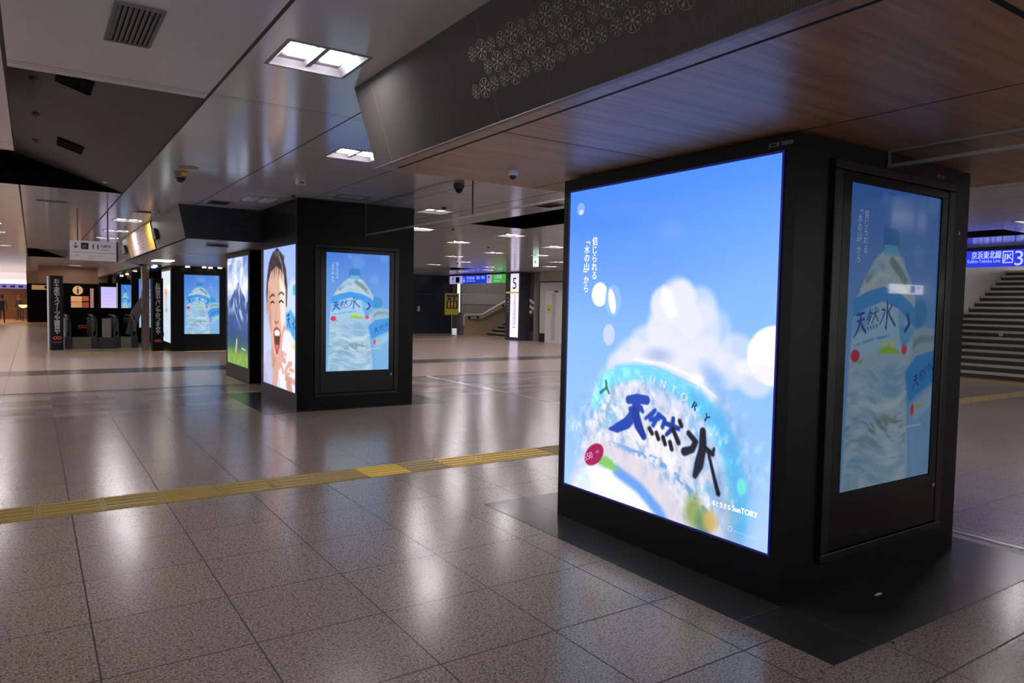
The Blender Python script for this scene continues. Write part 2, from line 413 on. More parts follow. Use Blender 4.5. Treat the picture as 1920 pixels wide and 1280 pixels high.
# litter
def scrap(x, y, s, m, label):
    b = MB(); n = 9; r = random.Random(int(x*100))
    ring = [(x+s*(.6+.6*r.random())*math.cos(a)*1.5, y+s*(.6+.6*r.random())*math.sin(a)*.6, .004+.01*r.random()*s*20) for a in (2*math.pi*k/n for k in range(n))]
    b.add([(x, y, .006+s*.3)]+ring, [(0, 1+k, 1+(k+1) % n) for k in range(n)]); b.add([(x, y, .0028)]+[(p[0], p[1], .0028) for p in ring], [(0, 1+(k+1) % n, 1+k) for k in range(n)])
    tag(b.build('litter_scrap', m), label, 'litter')
scrap(4.139, -2.338, .022, m_white, 'small torn white paper scrap on the dark slate by the nearest pillar')
scrap(3.648, -2.684, .008, m_dark, 'tiny black crumb on the granite beside the slate corner')
scrap(2.907, -.129, .012, m_dark, 'small dark crumb on the granite left of the nearest pillar')
scrap(.57, 1.307, .008, m_dark, 'tiny dark crumb just in front of the yellow strip')

# ------------------------------------------------------------------ ceiling with openings
H = .23
FX = [  # centre x, y, label
 (1.79, -.19, 'largest square twin ceiling lamp, left of the dark beam near the camera'),
 (2.985, 2.26, 'square twin ceiling lamp partly hidden by the left tip of the dark beam'),
 (5.53, 5.50, 'twin ceiling lamp cut off by the right edge of the boy pillar, upper one'),
 (6.55, 8.06, 'twin ceiling lamp cut off by the right edge of the boy pillar, lower one'),
 (8.48, 7.85, 'twin ceiling lamp just below the dark triangular ceiling opening'),
 (8.50, 10.05, 'twin ceiling lamp left of and beyond the one under the dark opening'),
 (10.82, 12.22, 'twin ceiling lamp in the middle of the far right group'),
 (10.80, 14.36, 'twin ceiling lamp in the far group, just in front of the dark seam'),
 (12.38, 16.6, 'twin ceiling lamp in the far group, first beyond the dark seam'),
 (12.48, 18.95, 'twin ceiling lamp above the far dark wall at the left'),
 (14.65, 18.7, 'upper of the two thin lamps above the blue hanging sign'),
 (12.27, 12.1, 'twin ceiling lamp beside the green exit sign'),
 (14.4, 14.1, 'twin ceiling lamp right of the green exit sign'),
 (15.93, 22.85, 'farthest thin twin lamp, left above the blue hanging sign'),
 (15.83, 20.6, 'lower of the two thin lamps above the blue hanging sign'),
 (1.85, 10.5, 'twin ceiling lamp nearest in the row left of the far beam'),
 (1.875, 12.95, 'second twin ceiling lamp of the row left of the far beam'),
 (1.88, 15.2, 'third twin ceiling lamp of the row left of the far beam'),
 (-.32, 12.95, 'twin ceiling lamp at the left picture edge, nearest of three'),
 (-.32, 15.3, 'twin ceiling lamp at the left picture edge, middle of three'),
 (-.32, 20.5, 'twin ceiling lamp at the left picture edge, farthest of three'),
 (2.0, 33.8, 'oblong ceiling lamp far down the hall above the information shop'),
]
HID = [(-.7, -4.6), (-2.9, -2), (-2.9, 1.5), (-2.9, 5), (6.3, 10.6), (6.3, 13), (7.2, 15.5), (8.5, 21), (10.8, 19), (10.8, 26), (6.5, 18), (14.4, 11.8), (8.5, 1.2), (8.5, 3.6), (8.5, -1.3), (12.9, .3), (-2.6, 12.95), (-2.6, 17), (-2.6, 8), (14.4, 9.6), (15.8, 6.4), (10.8, 7), (10.8, 9.5), (-1.9, 10.3), (-2, 15.2), (-2, 20.5), (-2, 23), (-2, 26), (-2.2, 29), (-2.2, 32), (-2.2, 35), (-2.4, 38), (-2.4, 41), (-2.4, 44), (-2.4, 47), (-4.6, 8), (-4.6, 12), (-4.6, 16), (-4.6, 20), (-4.6, 24), (-4.6, 28), (-4.6, 32), (-4.6, 36), (-4.6, 40), (-4.6, 44), (-7, 8), (-7, 12), (-7, 16), (-7, 20), (-7, 24), (-7, 28), (-7, 32), (-7, 36), (-7, 40), (-7, 44), (-10, 8), (-10, 12), (-10, 16), (-10, 20), (-10, 24), (-10, 28), (-10, 32), (-10, 36), (-10, 40), (-10, 44), (8.5, 14), (8.5, 18), (15.9, 16.5), (12.4, 24.5)]  # extra lamps added out of view to brighten floor and ceiling
OPEN = [(-2.2, .27, 4.18, 6.73), (.27, 1.415, 1.08, 6.73), (.27, 1.415, 21.3, 26.6), (6.78, 7.95, 1.08, 6.6), (13.7, 14.85, 1.08, 6.6), (13.8, 15.0, 20.2, 25.8)]
holes = OPEN+[(cx-H, cx+H, cy-H, cy+H) for cx, cy, *_ in FX+HID]
holes.append((2.36, 5.98, -12, .18)); holes.append((2.25, 5.98, 7.35, 15.8))
X0, X1, Y0, Y1 = -14, 18.4, -12, 50
xs = sorted({X0, X1, *[h[0] for h in holes], *[h[1] for h in holes]}); ys = sorted({Y0, Y1, *[h[2] for h in holes], *[h[3] for h in holes]})
cb = MB(); idx = {}
def vid(a, b):
    if (a, b) not in idx: idx[a, b] = len(cb.v); cb.v.append((a, b, CEIL))
    return idx[a, b]
for i in range(len(xs)-1):
    j = 0
    while j < len(ys)-1:
        mx = (xs[i]+xs[i+1])/2
        def inh(jj): my = (ys[jj]+ys[jj+1])/2; return any(h[0] < mx < h[1] and h[2] < my < h[3] for h in holes)
        if inh(j): j += 1; continue
        k = j
        while k+1 < len(ys)-1 and not inh(k+1): k += 1
        cb.f.append((vid(xs[i], ys[j]), vid(xs[i], ys[k+1]), vid(xs[i+1], ys[k+1]), vid(xs[i+1], ys[j]))); cb.mi.append(0)
        j = k+1
struct(cb.build('ceiling', m_ceil, origin=(0, 0, CEIL)))
struct(BOX(-14, 30, -12, 54, 4.2, 4.25).build('ceiling', m_void))
struct(BOX(-14.1, -14, -12, 54, CEIL, 4.25).build('wall_light_block', m_void)); struct(BOX(-14, 30, -12.1, -12, CEIL, 4.25).build('wall_light_block', m_void))  # added unseen walls, here and below, shut world light out above the ceiling
struct(BOX(-14, 18.4, 50.2, 50.3, CEIL, 4.25).build('wall_light_block', m_void))
# sloped panels inside the openings
def recess(xl, xh, y0, y1, zl, zh):   # low edge at xl, high edge at xh
    b = MB(); b.prism([(xl, y0, zl), (xh, y0, zh), (xh, y0, zh+.03), (xl, y0, zl+.03)], (0, y1-y0, 0))
    struct(b.build('ceiling', m_recess))
    e = MB(); e.prism([(xl, y1, zl), (xh, y1, zh), (xh, y1, 4.2), (xl, y1, 4.2)], (0, .03, 0)); struct(e.build('wall_recess', m_void))
recess(1.425, .0, 1.0, 6.70, 2.915, 3.38); recess(1.425, .2, 21.2, 26.6, 2.915, 3.3)
struct(BOX(-2.4, 1.43, 6.735, 6.76, CEIL+.002, 4.2).build('wall_recess', m_void))
struct(BOX(-2.3, .0, 4.1, 6.73, 3.40, 3.44).build('ceiling', m_void))
for a in ((6.78, 7.95, 1.08, 6.6), (13.7, 14.85, 1.08, 6.6), (13.8, 15.0, 20.2, 25.8)):
    struct(BOX(a[0]-.02, a[1]+.02, a[3]+.002, a[3]+.03, CEIL+.002, 3.6).build('wall_recess', m_void))
    struct(BOX(a[0]-.02, a[1]+.02, a[2]-.03, a[3], 3.4, 3.43).build('ceiling', m_void))

# ------------------------------------------------------------------ ceiling lamps
def lamp(cx, cy, label, lit=True):
    r = thing('ceiling_light', (cx, cy, CEIL), label, 'ceiling light', 'square twin ceiling lamps')
    a, b, z0, z1 = H+.012, H-.045, CEIL-.004, CEIL+.034
    f = MB()
    def ring(a0, za, a1, zb):
        p = [(cx-a0, cy-a0, za), (cx+a0, cy-a0, za), (cx+a0, cy+a0, za), (cx-a0, cy+a0, za)]
        q = [(cx-a1, cy-a1, zb), (cx+a1, cy-a1, zb), (cx+a1, cy+a1, zb), (cx-a1, cy+a1, zb)]
        for k in range(4): f.quad(p[k], p[(k+1) % 4], q[(k+1) % 4], q[k])
    ring(a, z0, H-.008, z0); ring(H-.008, z0, b, z1); ring(a, z0, a, z0+.012)
    f.quad((cx-b, cy-b, z1), (cx-b, cy+b, z1), (cx+b, cy+b, z1), (cx+b, cy-b, z1))
    f.build('frame', m_refl, r)
    MB().prism([(cx-.028, cy-b, z1-.001), (cx-.014, cy-b, CEIL+.012), (cx+.014, cy-b, CEIL+.012), (cx+.028, cy-b, z1-.001)], (0, 2*b, 0)).build('divider', m_refl, r)
    for s in (-1, 1):
        BOX(cx+s*.1-.058, cx+s*.1+.058, cy-.085, cy+.085, z1-.012, z1-.002).build('lamp_panel', m_lamp if lit else m_grey, r)
    return r
L0 = None
for i, (cx, cy, lb) in enumerate(FX):
    if L0 is None: L0 = lamp(cx, cy, lb)
    else: clone(L0, (cx, cy, CEIL), lb)
for cx, cy in HID: clone(L0, (cx, cy, CEIL), 'added square twin ceiling lamp out of view, there to brighten the hall')
for cx, cy, lb in ((3.02, 5.9, 'unlit square twin lamp fitting just in front of the boy pillar top'),):
    r = thing('ceiling_light', (cx, cy, CEIL-.02), lb, 'ceiling light')
    f = MB(); 
    for s in (-1, 1): f.prism([(cx+s*.11-.1, cy-.2, CEIL), (cx+s*.11-.06, cy-.2, CEIL-.03), (cx+s*.11+.06, cy-.2, CEIL-.03), (cx+s*.11+.1, cy-.2, CEIL)], (0, .4, 0))
    f.build('diffuser', m_white, r); BOX(cx-.23, cx+.23, cy-.23, cy+.23, CEIL-.008, CEIL).build('frame', m_refl, r)

# grilles
def grille(x0, x1, y0, y1, z, label, md=m_grille, n=9, tilt=None):
    r = thing('air_grille', ((x0+x1)/2, (y0+y1)/2, z-.012), label, 'air vent')
    f = MB(); w_ = .018
    for a in ((x0, x1, y0, y0+w_), (x0, x1, y1-w_, y1), (x0, x0+w_, y0+w_, y1-w_), (x1-w_, x1, y0+w_, y1-w_)): f.box(*a, z-.012, z-.0005)
    parts = [f.build('frame', m_grey if md is m_grille else m_void, r)]
    parts.append(BOX(x0+w_, x1-w_, y0+w_, y1-w_, z-.003, z-.001).build('backing', m_void, r))
    g = MB()
    for k in range(n):
        xx = x0+w_+(x1-x0-2*w_)*(k+.5)/n
        g.prism([(xx-.010, y0+w_, z-.010), (xx-.008, y0+w_, z-.012), (xx+.010, y0+w_, z-.004), (xx+.008, y0+w_, z-.003)], (0, y1-y0-2*w_, 0))
    parts.append(g.build('louvre', md, r))
    if tilt: r.rotation_euler = (0, tilt, 0)
    return r
grille(.73, .955, -.44, .165, CEIL, 'large square air grille with grey louvres in the ceiling at the top left', n=8)
grille(.55, .80, 1.95, 2.35, 3.155, 'dark louvred vent in the sloping grey panel, nearer one', m_void, tilt=math.atan2(.465, 1.425))
grille(.62, .87, 4.6, 5.0, 3.13, 'dark louvred vent in the sloping grey panel, farther one', m_void, tilt=math.atan2(.465, 1.425))
grille(2.5, 2.8, 6.5, 6.9, CEIL, 'flat air grille in the ceiling left of the boy pillar')
grille(6.27, 6.55, 3.55, 3.95, CEIL, 'flat air grille in the ceiling by the dark triangular opening')
grille(1.75, 2.15, 8.7, 8.85, CEIL, 'slim air slot in the ceiling beside the far beam')
grille(.45, .85, 8.2, 8.36, CEIL, 'slim air slot in the ceiling far left of the far beam')
ap = MB()
for a in ((3.76, 4.18, 4.75, 4.765), (3.76, 4.18, 5.085, 5.1), (3.76, 3.775, 4.75, 5.1), (4.165, 4.18, 4.75, 5.1)): ap.box(*a, CEIL-.004, CEIL-.0005)
tag(ap.build('access_hatch', m_dark), 'thin dark square outline of an access hatch in front of the boy pillar', 'hatch')
tag(MB().lathe([(.10, -.006), (.105, -.0005)], (1.79, 4.0, CEIL), 28).build('round_hatch', mat('tan_disc', (150, 128, 104), .4)), 'flat round tan disc on the ceiling beside the dome camera', 'hatch')
def dome(cx, cy, z, s, label, sticker=False, c1=m_white):
    r = thing('dome_camera', (cx, cy, z), label, 'camera')
    MB().lathe([(.062*s, 0), (.064*s, -.035*s), (.052*s, -.062*s)][::-1], (cx, cy, z-.0005), 20).build('housing', c1, r, smooth=False)
    MB().lathe([(.004*s, -.108*s), (.022*s, -.104*s), (.038*s, -.088*s), (.046*s, -.062*s)], (cx, cy, z), 20).build('lens_dome', m_dark, r, smooth=True)
    if sticker: BOX(cx+.0, cx+.055*s, cy-.072*s, cy-.062*s, z-.05*s, z-.012*s).build('sticker', m_yel2, r)
dome(1.77, 4.36, CEIL, 1.1, 'ceiling dome camera with a yellow sticker near the round tan disc', True, m_grey)
dome(4.56, 3.05, CEIL, 1.0, 'ceiling dome camera in front of the glass curtain between the pillars', c1=m_grey)
dome(3.087, -.31, SOF, .55, 'small white domed sensor under the wooden soffit')
def sensor(cx, cy, z, s, label, box=False, m=m_white):
    r = thing('smoke_detector', (cx, cy, z), label, 'sensor')
    if box:
        BOX(cx-.04*s, cx+.04*s, cy-.04*s, cy+.04*s, z-.055*s, z).build('housing', m, r, bevel=.006); BOX(cx-.02*s, cx+.02*s, cy-.044*s, cy-.04*s, z-.045*s, z-.03*s).build('label_strip', m_otext, r)
    else:
        MB().lathe([(.012*s, -.035*s), (.03*s, -.03*s), (.04*s, -.012*s), (.042*s, 0)], (cx, cy, z), 18).build('housing', m, r, smooth=True); MB().lathe([(.004*s, -.045*s), (.01*s, -.04*s), (.01*s, -.034*s)], (cx, cy, z), 10).build('tip', m_grey, r)
sensor(2.98, 3.95, CEIL, 1.2, 'small white box sensor with a red strip on the ceiling above the gap', True)
sensor(1.19, 6.35, CEIL+.09, .8, 'tiny white ceiling knob left of the dome camera')
for x_, y_, lb in ((.42, 2.62, 'sprinkler head in the sloping grey panel, nearest of three'), (.44, 3.9, 'sprinkler head in the sloping grey panel, middle of three'), (.44, 5.3, 'sprinkler head in the sloping grey panel, farthest of three')):
    sensor(x_, y_, 2.915+(1.425-x_)*.326, .9, lb, m=m_grey)
for x_, y_, lb in ((5.41, 5.0, 'tiny dark ceiling knob right of the upper cut-off lamp'), (7.0, 7.6, 'tiny dark ceiling knob right of the lower cut-off lamp'), (9.7, 10.7, 'tiny dark ceiling knob between the far lamps'), (9.9, 6.9, 'tiny dark ceiling knob right of the lamp under the dark opening'), (12.6, 17.4, 'tiny dark ceiling knob beyond the long dark seam'), (3.3, 5.3, 'tiny dark ceiling knob beside the unlit lamp fitting')):
    sensor(x_, y_, CEIL, .8, lb, m=m_dark)
for x_, y_, lb in ((2.05, 8.5, 'small white cone speaker on the ceiling by the far beam, right one'), (1.72, 8.3, 'small white cone speaker on the ceiling by the far beam, left one')): sensor(x_, y_, CEIL, 1.6, lb)

# ------------------------------------------------------------------ beams with wooden / white soffits
FT, FB = Vector((2.165, 0, CEIL)), Vector((2.325, 0, SOF))
def flower(mb, P0, U, V, N, r):
    """ring, hub and eight petals in the plane U,V"""
    def pt(a, b): return P0+U*a+V*b+N*.0045
    n = 22
    for k in range(n):
        a0, a1 = 2*math.pi*k/n, 2*math.pi*(k+1)/n
        mb.quad(pt(r*math.cos(a0), r*math.sin(a0)), pt(r*math.cos(a1), r*math.sin(a1)), pt(r*.93*math.cos(a1), r*.93*math.sin(a1)), pt(r*.93*math.cos(a0), r*.93*math.sin(a0)))
    mb.add([pt(.2*r*math.cos(2*math.pi*k/8), .2*r*math.sin(2*math.pi*k/8)) for k in range(8)], [tuple(range(8))])
    for k in range(8):
        a = 2*math.pi*k/8+.2; c, s = math.cos(a), math.sin(a)
        prof = [(.3, .02), (.45, .07), (.62, .14), (.76, .13), (.82, .05)] if k % 2 else [(.26, .03), (.45, .05), (.66, .06), (.84, .07), (.86, .02)]
        pts = [(p, q) for p, q in prof]+[(p, -q) for p, q in prof[::-1]]
        mb.add([pt(r*(p*c-q*s), r*(p*s+q*c)) for p, q in pts], [tuple(range(len(pts)))])
def beam_near():
    b = MB()
    b.prism([(2.165, -12, CEIL), (2.325, -12, SOF), (2.365, -12, SOF+.004), (2.365, -12, CEIL)], (0, 12.2, 0))
    Nn = Vector((-(FT-FB).z, 0, (FT-FB).x)).normalized(); n0 = len(b.v); yy = -7.0; k = 0
    while yy < .195:       # fine upright ribs
        o_ = Nn*(.0036 if k % 2 else .0006)
        for q_ in (FB, FT): b.v.append((q_.x+o_.x, yy, q_.z+o_.z))
        if k: a_ = n0+2*k; b.f.append((a_-2, a_, a_+1, a_-1)); b.mi.append(0)
        yy += .0055; k += 1
    bo = struct(b.build('wall_beam', m_beam, origin=(2.2, -4, SOF)))
    d = MB(); d.box(2.315, 2.345, -12, .2, SOF-.004, SOF); struct(d.build('trim_7', mat('pink_edge', (120, 96, 96), .4)))
    s = MB(); s.box(2.325, 5.98, -12, .2, SOF, SOF+.03); struct(s.build('ceiling', m_wood))
    e = MB(); e.box(2.365, 5.98, .17, .2, SOF+.03, CEIL+.01); e.box(5.95, 5.98, -12, .17, SOF+.03, CEIL+.01); struct(e.build('wall_beam_end', m_beam))
    # etched flowers
    V = (FT-FB).normalized(); U = Vector((0, -1, 0)); N = Vector((-V.z, 0, V.x)); f = MB()
    L = (FT-FB).length
    for row, (t0, y0, off) in enumerate(((.34, -1.328, 0), (.258, -1.436, 0), (.175, -1.196, 2))):
        for k in range(-1, 34):
            yy = y0-.0873*k*(1.0 if row < 2 else 1.003)
            if yy > -1.17: continue
            r = .047 if (k+off) % 3 == 0 else .034
            P0 = FB+V*(t0*L/.511); P0 = Vector((P0.x, yy, P0.z)); flower(f, P0, U, V, N, r)
    f.build('flower_pattern', m_flower, bo)
beam_near()
# beam beyond the boy pillar
b = MB(); b.prism([(2.2, 7.32, CEIL), (2.3, 7.32, SOF), (2.34, 7.32, SOF), (2.34, 7.32, CEIL)], (0, 8.5, 0))
bo = struct(b.build('wall_beam', m_beam, origin=(2.2, 10, SOF)))
b = MB(); b.prism([(2.2, 7.3, CEIL), (2.3, 7.3, SOF), (5.98, 7.3, SOF), (5.98, 7.3, CEIL)], (0, .03, 0)); b2 = struct(b.build('wall_beam_end', m_beam_dark))
f = MB()
for row in range(3):
    for k in range(22):
        P0 = Vector((2.62+.075*k+(.03 if row == 1 else 0), 7.298, 2.78-.085*row)); flower(f, P0, Vector((1, 0, 0)), Vector((0, 0, 1)), Vector((0, -1, 0)), .034 if k % 3 else .042)
f.build('flower_pattern', m_flower_dim, b2)
m_soff2 = mat('beige_soffit', (168, 150, 136), .18); t = NT(m_soff2); P, x, y, z = t.pos()
t.b.inputs['Roughness'].default_value = .3
t.link(t.mix(t.orr(t.periodic(t.m('SUBTRACT', x, .1), 1.15, .006), t.periodic(t.m('SUBTRACT', y, .6), 2.9, .008)), lin((164, 146, 134)), lin((70, 58, 52))), t.b.inputs['Base Color'])
struct(BOX(2.3, 5.98, 7.33, 17.2, SOF, SOF+.03).build('ceiling', m_soff2))
struct(BOX(5.95, 5.98, 7.33, 40, SOF+.03, CEIL).build('wall_beam', m_beam_dark))
struct(BOX(2.95, 5.98, 17.2, 40, SOF, SOF+.03).build('ceiling', mat('dark_shiny_soffit', (112, 104, 112), .12)))
b = MB(); b.prism([(2.34, 15.79, CEIL), (2.34, 15.79, SOF), (2.2, 15.82, CEIL)], (0, .03, 0)); b.prism([(2.2, 15.82, CEIL), (2.3, 15.82, SOF), (3.0, 18.6, SOF), (3.0, 18.6, CEIL)], (.03, .02, 0)); struct(b.build('wall_beam_end', m_beam_dark))
struct(BOX(2.97, 3.0, 18.6, 40, SOF, CEIL).build('wall_beam', m_soff2))
# banner on the far beam and the two little black boxes
def beampt(y, s): return Vector((2.2+.1*s-.012, y, CEIL-(CEIL-SOF)*s))
b = MB(); b.add([beampt(14.3, .02), beampt(14.3, .98), beampt(10.3, .98), beampt(10.3, .02)], [(0, 1, 2, 3)])
r = thing('banner', (2.25, 12.3, SOF), 'yellow and white banner on the side of the far beam', 'banner')
for nm, a, c, m_ in (('print_panel', 13.6, 11.3, mat('banner_white', (214, 196, 198), .32)), ('side_stripe', 14.3, 13.6, mat('banner_yellow', (206, 164, 66), .5)), ('side_stripe', 11.3, 10.3, mat('banner_yellow', (206, 164, 66), .5))):
    MB().prism([beampt(a, .02), beampt(a, .99), beampt(c, .99), beampt(c, .02)], (-.006, 0, 0)).build(nm, m_, r)
tb = MB(); rr_ = random.Random(3)
for i in range(9):
    for j in range(6):
        if rr_.random() < .6:
            yy = 13.4-i*.22; s0 = .12+.13*j
            tb.quad(*[beampt(yy, s0)-Vector((.008, 0, 0)), beampt(yy, s0+.05)-Vector((.008, 0, 0)), beampt(yy-.14, s0+.05)-Vector((.008, 0, 0)), beampt(yy-.14, s0)-Vector((.008, 0, 0))])
tb.build('print_marks', mat('faded_print', (176, 140, 150), .5), r)
for a, c, lb in ((15.35, 14.75, 'small black box on the far beam, left of the banner'), (10.05, 9.72, 'small black box on the far beam, right of the banner')):
    o = MB().prism([beampt(a, .35), beampt(a, .72), beampt(c, .72), beampt(c, .35)], (-.05, 0, 0)).build('speaker_box', m_dark); tag(o, lb, 'speaker')
# light strip in that soffit, device plate
o = BOX(2.8, 3.22, 14.4, 15.1, SOF-.012, SOF).build('strip_light', mat('strip_lamp', (255, 250, 240), .5, emit=(255, 244, 232), es=7)); tag(o, 'bright oblong lamp set in the far beige soffit', 'ceiling light')
o = BOX(2.7, 3.25, 11.3, 11.9, SOF-.006, SOF).build('access_plate', mat('pale_plate', (190, 180, 172), .3)); tag(o, 'pale oblong plate in the far beige soffit', 'hatch')
r = thing('soffit_camera', (2.95, 8.3, SOF), 'flat dark sensor bar under the soffit by the boy pillar', 'camera')
BOX(2.78, 3.1, 8.2, 8.36, SOF-.035, SOF-.01).build('housing', m_dark, r); BOX(2.92, 2.96, 8.26, 8.3, SOF-.01, SOF).build('bracket', m_dark, r)
for i, (xx, yy) in enumerate(((3.34, 19.0), (4.04, 17.65), (4.46, 17.55), (4.66, 17.72), (4.87, 17.5), (3.40, 21.9), (3.42, 24.3), (3.45, 27.2), (3.5, 29.8), (3.28, 18.2))):
    r = thing('downlight', (xx, yy, SOF), ('warm round downlight above the far pillar with the pale poster, number %s from the left' % ['one', 'two', 'three', 'four', 'five'][i]) if i < 5 else ['warm round downlight over the escalators, nearest', 'warm round downlight over the escalators, second', 'warm round downlight over the escalators, third', 'warm round downlight over the escalators, farthest', 'warm round downlight at the corner of the far pillar'][i-5], 'downlight', 'warm downlights')
    MB().lathe([(.075, -.01), (.085, 0)], (xx, yy, SOF), 16).build('ring', m_refl, r); MB().lathe([(.055, -.018), (.06, -.0101)], (xx, yy, SOF), 14).build('lamp', m_down, r)

# ------------------------------------------------------------------ the posters
LAB = (205, 210, 232)
def sky(c, a, b_, seed=1, amp=10):
    c.I = c.I+(c.noise(3, 3, seed)-.5)[..., None]*amp
def kanji_ten(c, x, y, s, col, soft=.003, slant=-.12):
    def P(a, b_): return (x+a*s, y+(b_+slant*a)*s/c.a)
    T = lambda pts, w: c.stroke([P(*p) for p in pts], [k*s for k in w] if isinstance(w, list) else w*s, col, soft=soft)
    T([(.15, .12), (.62, .10)], [.05, .06]); T([(.2, .38), (.66, .36)], [.045, .05])
    T([(.42, .12), (.40, .4), (.28, .68), (0, .98)], [.06, .06, .055, .03]); T([(.42, .42), (.6, .7), (.8, .9)], [.04, .065, .07])
def kanji_zen(c, x, y, s, col, soft=.003, slant=-.12):
    def P(a, b_): return (x+a*s, y+(b_+slant*a)*s/c.a)
    T = lambda pts, w: c.stroke([P(*p) for p in pts], w*s, col, soft=soft)
    T([(.25, .05), (.02, .5)], .035); T([(.2, .18), (.42, .2), (.1, .7)], .035); T([(.18, .3), (.3, .42)], .03); T([(.1, .42), (.25, .55)], .03)
    T([(.5, .25), (.95, .2)], .035); T([(.72, .02), (.66, .35), (.42, .7)], .035); T([(.68, .3), (.95, .68)], .04); T([(.84, .05), (.92, .13)], .03)
    for k in range(4): T([(.08+.24*k, .82), (.15+.24*k, .95)], .04)
def kanji_sui(c, x, y, s, col, soft=.003, slant=-.12):
    def P(a, b_): return (x+a*s, y+(b_+slant*a)*s/c.a)
    T = lambda pts, w: c.stroke([P(*p) for p in pts], [k*s for k in w] if isinstance(w, list) else w*s, col, soft=soft)
    T([(.45, 0), (.46, .5), (.43, .98), (.36, .9)], [.04, .05, .04, .02]); T([(.1, .3), (.32, .3), (.22, .55), (0, .82)], [.03, .035, .035, .02])
    T([(.75, .15), (.55, .38)], .035); T([(.5, .35), (.7, .6), (1.0, .88)], [.03, .045, .05])

def poster_big():
    c = Canvas(460, 552, 2.052/1.714, (78, 142, 240), (168, 204, 246))
    X, Y = c.X, c.Y
    c.bl(np.clip(1.2-np.hypot((X-.15)/.75, (Y-.12)/.3), 0, 1), (72, 132, 238), .55)
    c.bl(np.clip((X-.55)*1.6, 0, 1)*np.clip(Y*3, 0, 1), (128, 184, 250), .5)
    c.bl(np.clip((Y-.3)*1.3, 0, 1), (150, 196, 248), .6)
    c.bl(np.clip((Y-.75)*3, 0, 1)*np.clip((X-.7)*4, 0, 1), (186, 206, 242), .9)
    n = c.noise(10, 12, 4); n5 = c.noise(26, 30, 5)
    c.ell(.067, .06, .024, .021, (150, 176, 240), .8, .15); c.ell(.070, .071, .015, .008, (225, 220, 245), .9, .5)
    # drops
    sv = c.I.copy(); c.ell(.195, .346, .047, .039, (246, 248, 255), 1, .15); kk = (X > .236-.12*(Y-.32)); c.I[kk] = sv[kk]
    c.ell(.272, .365, .048, .048, (150, 190, 250), .55, .2); c.ell(.268, .368, .019, .040, (250, 250, 255), 1, .3, -.25)
    c.ell(.255, .475, .033, .034, (196, 206, 244), .85, .15)
    # bottle dome
    dome_ = [(.03, 1.02), (.063, .95), (.09, .87), (.146, .766), (.175, .70), (.22, .62), (.30, .555), (.40, .52), (.52, .515), (.64, .53), (.76, .575), (.84, .64), (.89, .74), (.905, .86), (.89, 1.02)]
    c.poly(dome_, (186, 200, 230), .92, .05)
    c.poly(dome_, (232, 228, 240), .8, .08, np.clip((n-.4)*4, 0, 1))
    # splash cloud of pale bokeh
    for a in ((.60, .46, .14, .12, .5), (.60, .37, .085, .07, .75), (.53, .375, .055, .05, .9), (.62, .355, .06, .05, .85), (.70, .385, .075, .06, .6), (.66, .42, .05, .05, .85), (.73, .45, .06, .09, .6), (.52, .455, .06, .06, .8), (.60, .48, .09, .07, .8), (.46, .50, .09, .06, .7), (.40, .54, .10, .06, .7), (.33, .57, .08, .05, .7), (.56, .53, .12, .06, .7), (.74, .52, .07, .06, .65), (.82, .55, .07, .05, .7), (.86, .51, .075, .06, .6), (.93, .56, .07, .05, .7), (.68, .55, .08, .05, .7), (.79, .47, .05, .08, .4)):
        c.ell(a[0], a[1], a[2], a[3], (222, 222, 246), a[4], .35)
    c.poly([(.535, .325), (.565, .335), (.60, .405), (.575, .415), (.53, .37)], (250, 250, 255), .8, .03)
    c.ell(1.0, .50, .10, .075, (252, 250, 255), 1, .12); c.ell(.965, .545, .05, .025, (232, 222, 246), .8, .4); c.ell(.90, .535, .05, .02, (240, 238, 252), .5, .5)
    c.ell(.52, .525, .06, .02, (140, 162, 206), .6, 1.2); c.ell(.77, .575, .06, .025, (110, 160, 224), .6, 1.2, .7); c.ell(.70, .585, .03, .018, (240, 240, 252), .8, .5)
    c.stroke([(.40, .545), (.55, .55), (.68, .575), (.78, .625)], .006, (238, 240, 252), .7, .008); c.stroke([(.30, .575), (.5, .56), (.7, .60)], .003, (130, 145, 190), .5, .005)
    # light-blue label band along the arc, teal at left
    band = [(.19, .70), (.24, .63), (.32, .595), (.42, .582), (.55, .592), (.68, .63), (.79, .69), (.85, .77), (.885, .87), (.89, .96)]
    c.stroke(band, [.02, .032, .034, .032, .032, .036, .04, .042, .038, .03], (104, 204, 240), .9, .02)
    c.stroke(band[:4], [.03, .035, .025, .01], (140, 236, 226), .85, .02, np.clip((n5-.35)*5, 0, 1))
    c.stroke(band[5:], .02, (62, 178, 238), .6, .03)
    inner = [(.12, .86), (.20, .74), (.30, .665), (.42, .64), (.55, .655), (.66, .70), (.76, .78), (.82, .88), (.84, 1.0), (.55, 1.0), (.42, .90), (.25, .85)]
    c.poly(inner, (212, 212, 226), .85, .03)
    c.poly([(.13, .80), (.2, .7), (.3, .66), (.34, .72), (.3, .76), (.2, .8)], (110, 176, 222), .8, .05, np.clip((n5-.42)*6, 0, 1))
    c.poly([(.66, .68), (.76, .74), (.83, .86), (.82, .93), (.74, .9), (.68, .76)], (92, 160, 224), .75, .05, np.clip((n-.36)*5, 0, 1))
    c.poly([(.35, .77), (.5, .74), (.62, .78), (.6, .84), (.42, .83)], (235, 232, 232), .7, .05)
    n9 = c.noise(40, 30, 11, 4, dy=.04*np.sin(X*7)); dm = np.clip((.36-((X-.5)/1.0)**2*1.2-np.abs(Y-.8)*.9)*6, 0, 1)*np.clip((Y-.57)*14, 0, 1)
    c.bl(dm*np.clip((n9-.54)*6, 0, 1), (120, 160, 206), .6); c.bl(dm*np.clip((.44-n9)*6, 0, 1), (248, 244, 246), .6)
